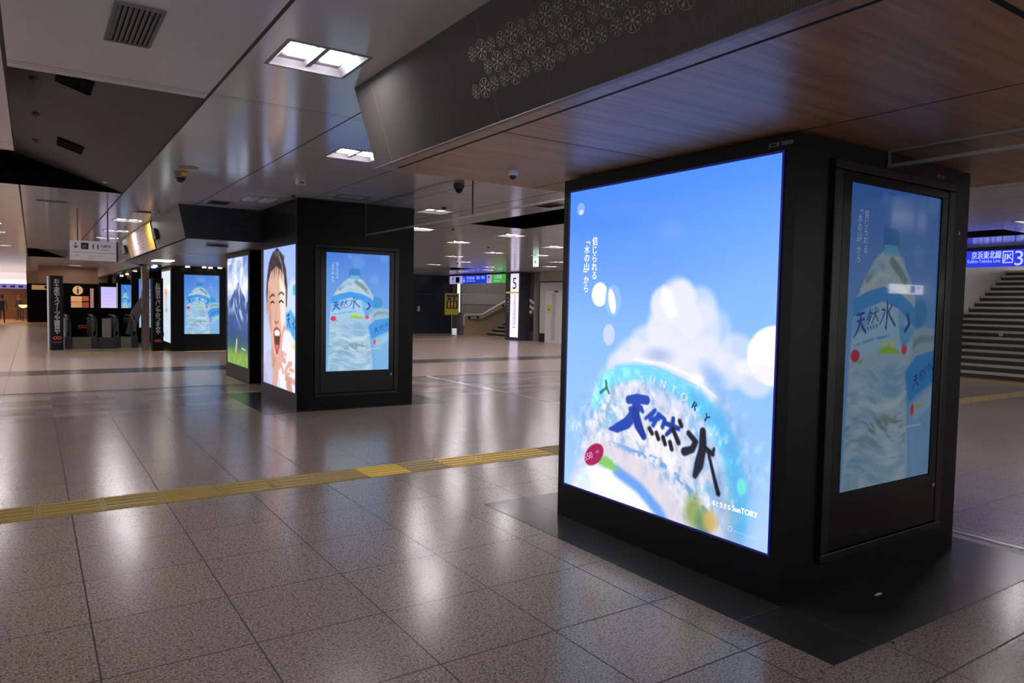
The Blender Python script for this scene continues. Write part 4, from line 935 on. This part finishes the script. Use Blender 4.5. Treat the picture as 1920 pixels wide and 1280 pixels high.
# ------------------------------------------------------------------ right side of the hall: stairs 3, pillar 5, hoarding, stairs 5
m_beige = mat('beige_wall_panel', (168, 162, 152), .35); t = NT(m_beige); P, x, y, z = t.pos()
t.link(t.mix(t.orr(t.periodic(t.m('SUBTRACT', x, .5), 1.3, .006), t.periodic(z, 1.45, .006)), lin((166, 160, 150)), lin((126, 121, 114))), t.b.inputs['Base Color'])
m_dwall = mat('blue_black_wall', (44, 50, 58), .3)
m_stone = mat('beige_stone', (176, 156, 128), .4)
m_strip = mat('dark_ridged_tile', (62, 62, 68), .45); t = NT(m_strip); P, x, y, z = t.pos()
t.link(t.mix(t.periodic(z, .14, .012), lin((60, 60, 66)), lin((84, 84, 90))), t.b.inputs['Base Color'])
def wall(name, m, *a): return struct(BOX(*a).build(name, m))
wall('wall_north', m_dwall, 11, 18.25, 28, 28.1, 0, CEIL); struct(BOX(11, 17.1, 27.97, 28, 1.93, 1.985).build('trim_8', mat('blue_stripe', (34, 72, 140), .4)))
wall('wall_north', m_grey, 18.25, 18.5, 27.9, 28.1, .25, CEIL); wall('wall_north', m_beige, 18.5, 30, 27.5, 27.6, 0, 4.0)
struct(BOX(18.5, 21.5, 27.47, 27.5, 1.5, 2.05).build('trim_9', mat('pale_panel', (186, 186, 182), .35)))
wall('wall_east', m_strip, 18, 18.2, 20.38, 22.6, 0, CEIL); wall('wall_east', m_dark, 18.0, 24, 20.3, 20.38, 0, 4)
wall('wall_east', m_grey, 17.98, 18.15, 20.22, 20.38, 0, CEIL); wall('wall_east', m_beige, 18.02, 18.2, 5.4, 20.22, 0, 4)
struct(BOX(18.0, 18.03, 20.05, 20.17, 0, CEIL).build('trim_10', m_steel))
wall('wall_east', m_beige, 18.4, 19, -12, -3, 0, 4)
wall('wall_header', m_beige, 18.1, 18.4, 22.6, 27.9, CEIL-.02, 4); wall('wall_header', m_beige, 18.1, 18.4, -3, 5, CEIL-.02, 4)
struct(BOX(18.4, 30, 22, 28, 4.0, 4.1).build('ceiling', m_ceil)); struct(BOX(18.4, 30, -3, 5.25, 4.0, 4.1).build('ceiling', m_ceil))
# hoarding with a door leaf, patched tape and notice
r = thing('white_hoarding', (17.95, 17, 0), 'white temporary hoarding against the right wall, with a yellow notice', 'hoarding')
BOX(17.93, 17.99, 13, 19.9, .36, 2.45).build('panel', mat('hoarding_white', (182, 178, 182), .4), r); BOX(17.92, 17.99, 19.35, 19.9, .0, .36).build('dark_base', m_dark, r)
b = MB(); b.box(17.925, 17.97, 19.88, 19.94, .36, 2.5); b.box(17.925, 17.97, 13, 19.94, 2.45, 2.5); b.build('dark_frame', m_dark, r)
BOX(17.86, 17.92, 16.5, 19.4, 0.0, 2.1).build('door_leaf', mat('door_white', (206, 202, 204), .35), r)
BOX(17.85, 17.86, 18.72, 18.95, .1, 2.0).build('glass_strip', mat('frosted_strip', (178, 176, 174), .3), r); BOX(17.84, 17.86, 18.55, 18.8, 2.05, 2.1).build('closer', m_dark, r)
n_ = BOX(17.845, 17.86, 19.0, 19.25, 1.22, 1.55).build('notice', mat('notice_yellow', (196, 196, 96), .5), r); BOX(17.84, 17.845, 19.03, 19.22, 1.3, 1.38).build('notice_bar', mat('notice_olive', (150, 150, 40), .5), n_)
# sign tower 5
r = thing('platform_sign_tower', (17.75, 22, 0), 'tall lit white platform sign reading 5 with a lime stripe', 'sign')
BOX(17.5, 18.0, 20.72, 21.78, 0, CEIL-.005).build('body', mat('sign_tower_grey', (58, 60, 68), .35), r)
fs_ = Face((17.5, 21.45, 2.84), (0, -1, 0), .62, 2.71, off=.006)
m_s5 = mat('lit_lavender_face', (230, 226, 246), .3, emit=(216, 208, 246), es=1.05)
b = MB(); fs_.rect(b, 0, 0, 1, 1, 0, .006); b.build('lit_face', m_s5, r)
BOX(17.485, 17.5, 20.83, 21.78, 2.0, 2.07).build('lime_stripe', mat('lime', (168, 190, 60), .4, emit=(168, 190, 60), es=.4), r)
b = MB(); fs_.text(b, '5', .5, .24, .70, center=True, wide=1.0, bold=.008); b.build('platform_number', m_dark, r)
b = MB(); q = random.Random(5)
for k in range(22):
    vv = .325+.022*k; b.add([fs_.p(.3+.1*q.random(), vv+.024, .002), fs_.p(.33, vv+.030, .002), fs_.p(.72, vv+.004, .002), fs_.p(.7, vv-.004, .002)], [(0, 1, 2, 3)])
b.build('station_list', m_gtext, r); b = MB(); fs_.rect(b, .36, .835, .68, .848, .002); b.build('red_mark', mat('red_mark', (206, 60, 80), .4), r)
b = MB()
for k in range(5): b.box(17.49, 17.4995, 21.56, 21.68, 1.75-.14*k, 1.82-.14*k)
b.build('side_lettering', m_gtext, r)
r = thing('wall_fire_panel', (17.98, 20.55, 1.2), 'small white and red notice cluster on the dark ridged wall beside sign 5', 'notice')
b = MB()
for k, (yy, zz) in enumerate(((20.62, 1.7), (20.46, 1.62), (20.62, 1.45), (20.46, 1.38), (20.62, 1.22))): b.box(17.975, 18.0, yy-.09, yy+.07, zz-.06, zz+.06)
b.build('white_plate', m_white, r); BOX(17.965, 17.975, 20.48, 20.6, 1.48, 1.6).build('red_plate', mat('red_plate', (170, 60, 70), .4), r)
tag(BOX(17.98, 18.0, 20.4, 20.66, .4, 1.05).build('service_hatch', m_dark), 'dark service hatch low in the ridged wall right of sign 5', 'hatch')
# exit sign
r = thing('exit_sign', (12.9, 13.18, 2.66), 'small green and white lit exit sign hanging near the far lamps', 'sign')
BOX(12.88, 12.93, 13.07, 13.29, 2.66, CEIL-.003).build('lit_face', mat('exit_white', (226, 246, 236), .4, emit=(214, 246, 232), es=1.2), r)
b = MB(); b.box(12.875, 12.88, 13.13, 13.17, 2.74, 2.84); b.box(12.875, 12.88, 13.19, 13.23, 2.78, 2.84); b.build('green_figure', mat('exit_green', (40, 150, 110), .4, emit=(60, 190, 140), es=.6), r)

# hanging blue/green platform sign by stairs 5
def lit(n, c, es=1.0): return mat(n, c, .3, emit=c, es=es)
r = thing('platform_sign', (17.6, 25, 2.5), 'long hanging sign with blue section 6 and green section above the far stairs', 'sign')
ys6 = [(26.73, 25.5, lit('sign_lilac', (178, 168, 226), .75), 'arrow_section'), (25.45, 23.27, lit('sign_blue', (24, 60, 206), .85), 'blue_section'), (23.25, 22.88, lit('sign_lilac', (178, 168, 226), .75), 'arrow_section'), (22.86, 21.8, lit('sign_green', (66, 160, 60), .9), 'green_section')]
for a, c, m_, nm in ys6: BOX(17.4, 17.48, c, a, 2.47, 2.84).build(nm, m_, r)
BOX(17.4, 17.48, 21.8, 26.75, 2.84, CEIL-.003).build('housing', m_dark, r)
f6 = Face((17.4, 26.73, 2.84), (0, -1, 0), 4.93, .37, off=.003); b = MB(); arrow(b, f6, .36, .185, .26, 0); b.build('arrow', m_dark, r); b = MB(); arrow(b, f6, 3.66, .185, .26, 0); b.build('arrow', m_dark, r); b = MB(); f6.rect(b, .125, .12, .20, .88, .001); b.build('lift_symbol', m_dark, r)
b = MB(); f6.text(b, '6', .275, .86, .36); f6.text(b, '京浜東北線', .335, .48, .16, fit=.75); f6.text(b, '蒲田・横浜', .52, .48, .16, fit=.75); f6.text(b, 'Keihin-Tohoku Line', .335, .78, .10); f6.text(b, '山手線', .84, .5, .2); f6.text(b, 'Yamanote Line', .82, .84, .09); b.build('lettering', lit('sign_letter', (190, 200, 250), .9), r)
# yellow notice stand
r = thing('notice_stand', (16.9, 25.6, 0), 'yellow notice board on a thin pole in front of the far dark wall', 'sign stand')
BOX(16.55, 17.3, 25.58, 25.62, .98, 2.0).build('board', mat('board_yellow', (178, 172, 60), .4), r)
fb_ = Face((16.62, 25.58, 1.93), (1, 0, 0), .61, .66, off=.001); b = MB(); fb_.rect(b, 0, 0, 1, 1, .001); b.build('dark_print', mat('dark_print', (62, 58, 60), .5), r)
b = MB(); fb_.text(b, 'とまる', .5, .42, .24, .003, center=True); b.build('lettering', m_yel2, r)
b = MB()
for sx_ in (.22, .5, .78): manikin(b, Face(fb_.O, (1, 0, 0), .61, .66, off=.002), .61*sx_, .47, .3)
b.build('figures', m_yel2, r)
MB().tube([(16.93, 25.6, .02), (16.93, 25.6, 1.0)], .025, 10).build('pole', m_steel, r); MB().lathe([(.2, 0), (.2, .02), (.04, .035)], (16.93, 25.6, 0), 20).build('base', m_grey, r)
tag(BOX(16.3, 16.42, 27.96, 28.0, 1.1, 1.35).build('wall_switch', m_white), 'small pale switch plate on the far dark wall left of the yellow board', 'switch')
# stairs 5 with parapet and handrail
m_step = mat('dark_step', (50, 48, 50), .5); m_nose = mat('step_nosing', (190, 180, 160), .5)
def stairs(x0, ya, yb, n, run, rise, label, yb_shift=None):
    r = thing('staircase', (x0, (ya+yb)/2, 0), label, 'stairs')
    for k in range(n):
        s_ = BOX(x0+run*k, x0+run*(k+1)+.03, ya, yb, 0 if k < 2 else rise*(k-1), rise*(k+1)).build('step', m_step, r)
        BOX(x0+run*k-.004, x0+run*k+.055, ya, yb, rise*(k+1)-.06, rise*(k+1)+.003).build('nosing', m_nose, s_)
    return r
stairs(19.1, 22.62, 25.9, 16, .31, .16, 'dark flight of stairs beyond pillar 5, partly hidden by the lit sign')
r = thing('stair_parapet', (19, 26.05, 0), 'beige stone parapet with a pale handrail beside the far stairs', 'handrail')
MB().prism([(17.75, 25.92, 0), (24, 25.92, 0), (24, 25.92, 3.35), (18.75, 25.92, .78), (17.75, 25.92, .78)], (0, .2, 0)).build('parapet', m_stone, r)
MB().tube([(17.75, 25.85, .45), (17.75, 25.85, .93), (17.82, 25.85, .98), (18.75, 25.85, .98), (24, 25.85, 3.62)], .07, 12).build('handrail', mat('pale_rail', (206, 190, 176), .25), r, smooth=True)
MB().tube([(18.1, 25.82, .78), (18.8, 25.82, .78), (24, 25.82, 3.35)], .03, 8).build('lower_rail', m_steel, r)
b = MB()
for xx, zz in ((18.05, .85), (18.55, .85), (20.0, 1.5), (21.2, 2.1)): BOX(xx-.03, xx+.03, 25.83, 25.93, zz-.08, zz+.08).build('bracket', m_dark, r)
BOX(17.6, 17.68, 25.9, 26.3, 0, 1.1).build('end_post', m_grey, r)
# stairs 3
stairs(18.95, -3, 5.22, 18, .31, .155, 'wide dark flight of stairs on the far right under the blue platform 3 sign')
struct(MB().prism([(18.4, 5.24, 0), (26, 5.24, 0), (26, 5.24, 4), (18.4, 5.24, 4)], (0, .15, 0)).build('wall_stair', m_white))
for k, zz, yy in ((3, .155*7+.08, 2.72), (11, .155*11+.08, 2.18)):
    pass
def disc(x_, y_, z_, lb):
    r = thing('step_marker', (x_, y_, z_), lb, 'marker')
    MB().tube([(x_-.003, y_, z_), (x_-.012, y_, z_)], .05, 16).build('disc', m_white, r); MB().tube([(x_-.012, y_, z_), (x_-.014, y_, z_)], .022, 12).build('ring', m_yel, r)
disc(18.95+.31*6-.004, 3.9, .155*6.45, 'pale round marker on a stair riser, lower left one'); disc(18.95+.31*10-.004, 3.45, .155*10.45, 'pale round marker on a stair riser, upper right one')
r = thing('platform_sign', (17, 1, 2.48), 'long blue lit platform 3 sign above the wide stairs at the right', 'sign')
BOX(16.98, 17.06, -4, 3.4, 2.49, 2.83).build('blue_section', lit('sign_blue_near', (40, 56, 214), 1.0), r); BOX(16.99, 17.05, -4, 3.4, 2.83, CEIL-.003).build('housing', m_dark, r)
f3 = Face((16.98, 3.1, 2.84), (0, -1, 0), 3, .36, off=.003)
b = MB(); f3.text(b, '京浜東北線', .04, .46, .17, fit=.56, bold=.003); f3.text(b, 'Keihin-Tohoku Line', .015, .72, .10, fit=.62); f3.text(b, '3', .309, .92, .42)
f3.rect(b, .235, .10, .30, .16, .001); f3.rect(b, .235, .72, .30, .78, .001); f3.rect(b, .235, .16, .241, .72, .001); f3.rect(b, .294, .16, .30, .72, .001)
f3.text(b, 'JK', .268, .58, .17, center=True, bold=.004)
b.build('lettering', lit('sign_letter_near', (196, 206, 255), .95), r)
b = MB(); f3.rect(b, .299, 0, .301, 1, .001); b.build('seam', m_dark, r)

# ------------------------------------------------------------------ escalators, posts, shops down the left aisle
r = thing('banner_post', (.95, 19.4, 0), 'black post with white vertical lettering left of the escalators', 'post', 'black lettered posts')
BOX(.80, 1.10, 19.35, 19.75, 0, 2.08).build('body', m_black, r)
MB().tube([(.76, 19.55, 0), (.76, 19.55, 2.06)], .035, 10).build('side_tube', m_steel, r)
fp = Face((.80, 19.35, 2.08), (1, 0, 0), .30, 2.08, off=.002); b = MB(); fp.vtext(b, 'お土産やスイーツや雑貨や', .5, .10, .15, .128, bold=.003); b.build('lettering', m_wtext, r)
b = MB(); fp.text(b, '∞', .5, .87, .24, center=True, bold=.004); b.build('emblem', m_otext, r); b = MB(); fp.text(b, 'GRANSTA', .5, .90, .05, center=True); b.build('small_lettering', m_gtext, r)
r = thing('banner_post', (3.34, 18.3, 0), 'black post with white vertical lettering between escalator and far pillar', 'post', 'black lettered posts')
BOX(3.22, 3.50, 18.3, 18.7, 0, 2.08).build('body', m_black, r)
fp = Face((3.22, 18.3, 2.08), (1, 0, 0), .28, 2.08, off=.002); b = MB(); fp.vtext(b, 'お惣菜やパンやおつまみや', .5, .12, .14, .122, bold=.002); b.build('lettering', m_wtext, r)
b = MB(); fp.text(b, '∞', .5, .89, .2, center=True, bold=.004); b.build('emblem', m_otext, r)
wall('wall_column', mat('mirror_column', (130, 112, 108), .2, .5), 3.02, 3.20, 18.75, 19.1, 0, SOF)
# dark parapet behind the escalators with emblem
o = struct(BOX(.9, 3.6, 23.0, 23.1, 0, 1.15).build('wall_escalator', m_void))
fw_ = Face((1.2, 23.0, 1.15), (1, 0, 0), 2, 1.15, off=.002); b = MB(); fw_.text(b, '∞', .21, .62, .30, bold=.006); b.build('emblem', m_otext, o); b = MB(); fw_.text(b, 'GRANSTA', .31, .565, .1, fit=.34, bold=.002); b.build('lettering', m_gtext, o)
m_esc = mat('escalator_grey', (84, 84, 80), .35, .2); m_escd = mat('escalator_black', (20, 20, 20), .4)
def escalator(x0, x1, y0, label, up_=False):
    r = thing('escalator', ((x0+x1)/2, y0, 0), label, 'escalator')
    for xa in (x0, x1-.13):
        if not up_:
            b = MB().prism([(xa, y0+.2, 0), (xa, y0+.2, .72), (xa, y0+.35, .86), (xa, y0+2.6, .86), (xa, y0+2.6, 0)], (.13, 0, 0)); b.build('balustrade', m_esc, r)
            MB().tube([(xa+.065, y0+.3, .3), (xa+.065, y0+.1, .5), (xa+.065, y0+.14, .82), (xa+.065, y0+.4, .93), (xa+.065, y0+2.6, .93)], .04, 8).build('handrail', m_escd, r)
        else:
            b = MB().prism([(xa, y0+.2, 0), (xa, y0+.2, .72), (xa, y0+.35, .86), (xa, y0+1.0, .9), (xa, y0+3.6, 2.35), (xa, y0+3.6, 0)], (.13, 0, 0)); b.build('balustrade', m_esc, r)
            MB().tube([(xa+.065, y0+.3, .3), (xa+.065, y0+.1, .5), (xa+.065, y0+.14, .82), (xa+.065, y0+.4, .93), (xa+.065, y0+1.0, .98), (xa+.065, y0+3.6, 2.42)], .04, 8).build('handrail', m_escd, r)
        BOX(xa-.03, xa+.15, y0, y0+.5, 0, .33).build('newel_base', m_escd, r)
    BOX(x0+.13, x1-.13, y0+.1, y0+2.0, 0, .02).build('landing_plate', m_steel, r)
    if up_:
        for k in range(12): BOX(x0+.13, x1-.13, y0+1+.2*k, y0+1.2+.2*k, 0, .11*(k+1)).build('step', m_esc, r)
    return r
escalator(1.17, 1.96, 19.9, 'escalator head just right of the black lettered post')
e2 = escalator(2.40, 3.0, 19.9, 'right-hand escalator with a slanting side next to the mirrored column')
MB().prism([(2.74, 20.5, .40), (2.95, 20.5, .36), (3.42, 20.5, 1.70), (3.30, 20.5, 1.72), (2.92, 20.5, 1.1)], (0, .12, 0)).build('slanting_side', m_esc, e2)
r = thing('escalator_sign', (2.18, 19.8, 0), 'grey upright panel on a black base standing between the two escalators', 'panel')
BOX(1.99, 2.37, 19.7, 19.85, 0, .33).build('base', m_escd, r); BOX(2.07, 2.30, 19.75, 19.8, .33, .88).build('panel', mat('grey_sign_panel', (112, 112, 108), .4), r)
for a_, c_, lb in ((1.33, 1.80, 'low olive barrier panel across the left escalator'), (2.56, 2.84, 'low olive barrier panel across the right escalator')):
    tag(BOX(a_, c_, 19.86, 19.89, 0, .34).build('low_barrier', mat('olive_barrier', (92, 88, 72), .5)), lb, 'barrier')
# information shop
wall('wall_shop', m_void, 1.25, 3.4, 35.21, 35.4, 0, 2.12); wall('wall_shop', mat('tan_fascia', (150, 112, 84), .5), .6, 3.4, 35.2, 35.3, 2.12, 2.9)
r = thing('information_board', (2.25, 35.1, 0), 'round tan information sign above lit brown display panels', 'sign')
BOX(1.82, 2.86, 35.155, 35.195, 0, 2.1).build('backing', m_void, r); b = MB(); b.tube([(2.16, 35.16, 1.80), (2.16, 35.10, 1.80)], .21, 24); b.build('disc', lit('warm_disc', (206, 160, 116), .6), r)
fi = Face((1.95, 35.1, 2.0), (1, 0, 0), .42, .42, off=.003); b = MB(); fi.text(b, 'i', .5, .83, .48, center=True, bold=.012); b.build('letter', m_dark, r)
for xa, xb, za, zb, cc in ((1.88, 2.32, 1.26, 1.52, (214, 160, 112)), (1.88, 2.32, .95, 1.24, (206, 150, 100)), (2.34, 2.6, 1.3, 1.53, (170, 84, 50)), (2.34, 2.6, .95, 1.24, (150, 70, 60)), (2.66, 2.8, .95, 1.9, (168, 130, 118))): BOX(xa, xb, 35.1, 35.15, za, zb).build('display_panel', lit('warm_panel', cc, .55), r)
# dark shutter door and warm fascia further left
wall('wall_far', m_void, .12, 1.9, 45, 45.2, 0, 2.2); o = BOX(.35, 2.15, 44.9, 45, 1.86, 2.12).build('shop_sign', lit('tan_sign', (186, 140, 96), .55)); tag(o, 'tan strip sign above the closed dark shop front far left', 'sign')
b = MB(); Face((.35, 44.9, 2.12), (1, 0, 0), 1.8, .26, off=.003).text(b, '●', .33, .8, .25); b.build('emblem', m_dark, o)
wall('wall_far', mat('warm_wall', (140, 96, 60), .5), -14, 3, 54, 54.1, 0, 4.2); wall('wall_far', mat('warm_header', (150, 132, 120), .4), .1, 3.4, 45, 45.2, 2.2, CEIL)
r = thing('cornice_light', (-3, 50, 2.2), 'bright white lit fascia over the warm shop entrance at the far left', 'light')
BOX(-6, .09, 50, 50.1, 2.42, 2.95).build('fascia', lit('cornice_white', (232, 224, 226), .75), r); BOX(-6, .09, 49.97, 50, 2.22, 2.45).build('light_strip', lit('strip_white', (255, 250, 244), 1.6), r)
r = thing('shop_band_sign', (-3, 50, 1.9), 'violet-blue lit band sign under the bright fascia at the far left', 'sign')
BOX(-6, .07, 50, 50.08, 1.92, 2.2).build('band', lit('violet_band', (112, 112, 190), .7), r)
b = MB(); q = random.Random(2)
for k in range(14): b.box(-5.8+.42*k, -5.6+.42*k+.1*q.random(), 49.98, 50, 1.98, 2.12)
b.build('band_marks', mat('violet_marks', (80, 66, 140), .5), r)
wall('wall_counter', mat('warm_brown_counter', (120, 74, 44), .5), -14, .1, 52, 52.2, 0, .55)
for xx, yy, e_ in ((-2, 51.5, 50), (-1.0, 47, 60)):
    l = bpy.data.lights.new('shop_fill', 'AREA'); l.energy = e_; l.color = (1, .68, .38); l.size = 2.0; lo = bpy.data.objects.new('shop_fill', l); lo.location = (xx, yy, 2.15); COL.objects.link(lo)  # warm area lights without fittings, added to light the far shop
wall('wall_mid', mat('grey_back_wall', (100, 92, 92), .4), 5.98, 11, 30, 30.2, 0, 4.2); wall('wall_mid', m_black, 3.66, 9.2, 40, 40.2, 0, 4.2)
l = bpy.data.lights.new('stair_fill', 'AREA'); l.energy = 45; l.color = (1, .95, .9); l.size = 1.5; lo = bpy.data.objects.new('stair_fill', l); lo.location = (20.5, 2, 3.95); COL.objects.link(lo)  # fill light added in the stairwell to brighten the wide steps
l = bpy.data.lights.new('stair_fill', 'AREA'); l.energy = 35; l.color = (1, .95, .9); l.size = 1.5; lo = bpy.data.objects.new('stair_fill', l); lo.location = (20.2, 25, 3.95); COL.objects.link(lo)  # same kind of added fill light over the far stairs
# bowl lamp table
r = thing('lamp_table', (-.1, 47.6, 0), 'small round pedestal table with a glowing bowl lamp in the far left shop', 'table')
MB().lathe([(.03, .0), (.03, .70), (.28, .72), (.28, .75)], (-.1, 47.6, 0), 18).build('pedestal', m_dark, r); MB().lathe([(.06, .76), (.20, .84), (.25, .95), (.22, .95)], (-.08, 47.6, 0), 18).build('lamp_bowl', lit('bowl_glow', (255, 226, 150), 1.5), r)

# ------------------------------------------------------------------ people
def person(loc, rz, h, cloth, trouser, skin, hair, label, stride=.25, bag=True, arm=.12):
    r = thing('person', loc, label, 'person'); k = h/1.72
    J = {'pel': (0, 0, .93), 'wai': (0, -.01, 1.10), 'che': (0, 0, 1.32), 'nec': (0, .01, 1.47), 'hea': (0, .02, 1.56), 'top': (0, .02, 1.70),
         'lh': (.09, 0, .90), 'lk': (.10, .12*stride*3, .50), 'la': (.10, stride*.3, .09), 'lt': (.11, stride*.3+.16, .04),
         'rh': (-.09, 0, .90), 'rk': (-.10, .02, .50), 'ra': (-.10, -stride, .11), 'rt': (-.11, -stride+.14, .04),
         'ls': (.19, 0, 1.40), 'le': (.25, -.06, 1.12), 'lw': (.24, arm, .90), 'rs': (-.19, 0, 1.40), 're': (-.25, -.05, 1.12), 'rw': (-.24, arm+.02, .90)}
    Ed = [('pel', 'wai'), ('wai', 'che'), ('che', 'nec'), ('nec', 'hea'), ('hea', 'top'), ('pel', 'lh'), ('lh', 'lk'), ('lk', 'la'), ('la', 'lt'), ('pel', 'rh'), ('rh', 'rk'), ('rk', 'ra'), ('ra', 'rt'), ('che', 'ls'), ('ls', 'le'), ('le', 'lw'), ('che', 'rs'), ('rs', 're'), ('re', 'rw')]
    Rr = {'pel': .13, 'wai': .12, 'che': .15, 'nec': .055, 'hea': .085, 'top': .07, 'lh': .095, 'lk': .06, 'la': .042, 'lt': .035, 'rh': .095, 'rk': .06, 'ra': .042, 'rt': .035, 'ls': .065, 'le': .045, 'lw': .032, 'rs': .065, 're': .045, 'rw': .032}
    names = list(J); V = [tuple(c*k for c in J[n]) for n in names]; E_ = [(names.index(a), names.index(c)) for a, c in Ed]
    # fingers and thumb on each hand
    for sd, wn_ in ((1, 'lw'), (-1, 'rw')):
        wi = names.index(wn_); wx, wy, wz = V[wi]; V.append((wx, wy+.02*k, wz-.07*k)); pi_ = len(V)-1; E_.append((wi, pi_)); Rr[pi_] = .03
        for q in range(4):
            fx = (q-1.5)*.018*k; V.append((wx, wy+.02*k+fx, wz-.12*k)); E_.append((pi_, len(V)-1)); Rr[len(V)-1] = .009; V.append((wx-sd*.015*k, wy+.03*k+fx, wz-(.155-.008*abs(q-1.5))*k)); E_.append((len(V)-2, len(V)-1)); Rr[len(V)-1] = .008
        V.append((wx-sd*.01, wy+.06*k, wz-.09*k)); E_.append((pi_, len(V)-1)); Rr[len(V)-1] = .009
    me = bpy.data.meshes.new('body'); me.from_pydata(V, E_, []); o = bpy.data.objects.new('body', me); link(o, r, loc); 
    sk = o.modifiers.new('skin', 'SKIN'); ss = o.modifiers.new('sub', 'SUBSURF'); ss.levels = ss.render_levels = 1
    lay = me.skin_vertices[0].data if me.skin_vertices else None
    if lay:
        for i, v in enumerate(lay):
            q = Rr[names[i]] if i < len(names) else Rr[i]; v.radius = (q*k, q*k*.85)
            v.use_root = (i == 0)
    m = mat('figure_'+str(round(h*100)), cloth, .8); t = NT(m); tc = t.n('ShaderNodeTexCoord'); sp = t.n('ShaderNodeSeparateXYZ'); t.link(tc.outputs['Object'], sp.inputs[0])
    z = sp.outputs[2]; c1 = t.mix(t.m('GREATER_THAN', z, .95*k), lin(trouser), lin(cloth)); c1 = t.mix(t.m('GREATER_THAN', z, 1.47*k), c1, lin(skin)); c1 = t.mix(t.m('LESS_THAN', z, .07*k), c1, lin((24, 22, 22)))
    c1 = t.mix(t.m('MULTIPLY', t.m('LESS_THAN', z, .88*k), t.m('GREATER_THAN', t.m('ABSOLUTE', sp.outputs[0]), .19*k)), c1, lin(skin)); t.link(c1, t.b.inputs['Base Color'])
    me.materials.append(m)
    L_ = Vector(loc)
    hb_ = MB().lathe([(.03*k, 1.755*k), (.09*k, 1.73*k), (.108*k, 1.66*k), (.10*k, 1.58*k), (.085*k, 1.56*k)][::-1], (L_.x, L_.y-.01, L_.z), 14); hb_.build('hair', mat('hair_dark', hair, .7), r, smooth=True)
    fc = MB(); 
    for sx_ in (-.033, .033): fc.lathe([(.004, -.007*k), (.011*k, 0), (.004, .007*k)], (L_.x+sx_*k, L_.y+.10*k, L_.z+1.61*k), 8)
    fc.build('eyes', m_dark, r); MB().tube([(L_.x, L_.y+.10*k, L_.z+1.61*k), (L_.x, L_.y+.125*k, L_.z+1.575*k)], [.008, .014], 6).build('nose', mat('skin_tone', skin, .6), r)
    if bag:
        bb = MB(); bb.box(L_.x-.16*k, L_.x+.16*k, L_.y-.30*k, L_.y-.13*k, L_.z+.95*k, L_.z+1.38*k); bo_ = bb.build('backpack', mat('bag_black', (22, 22, 26), .7), r, bevel=.04)
    r.rotation_euler = (0, 0, rz); return r
person((-.98, 42.5, 0), math.pi*.96+math.pi, 1.50, (96, 98, 104), (52, 52, 60), (150, 110, 90), (60, 32, 30), 'person in a grey jacket with a black backpack walking away at the left edge')
person((-.30, 48.2, 0), 2.4, 1.5, (36, 32, 34), (60, 44, 34), (150, 100, 70), (70, 40, 26), 'person in dark clothes standing by the glowing bowl lamp in the far shop', 0.05, False)
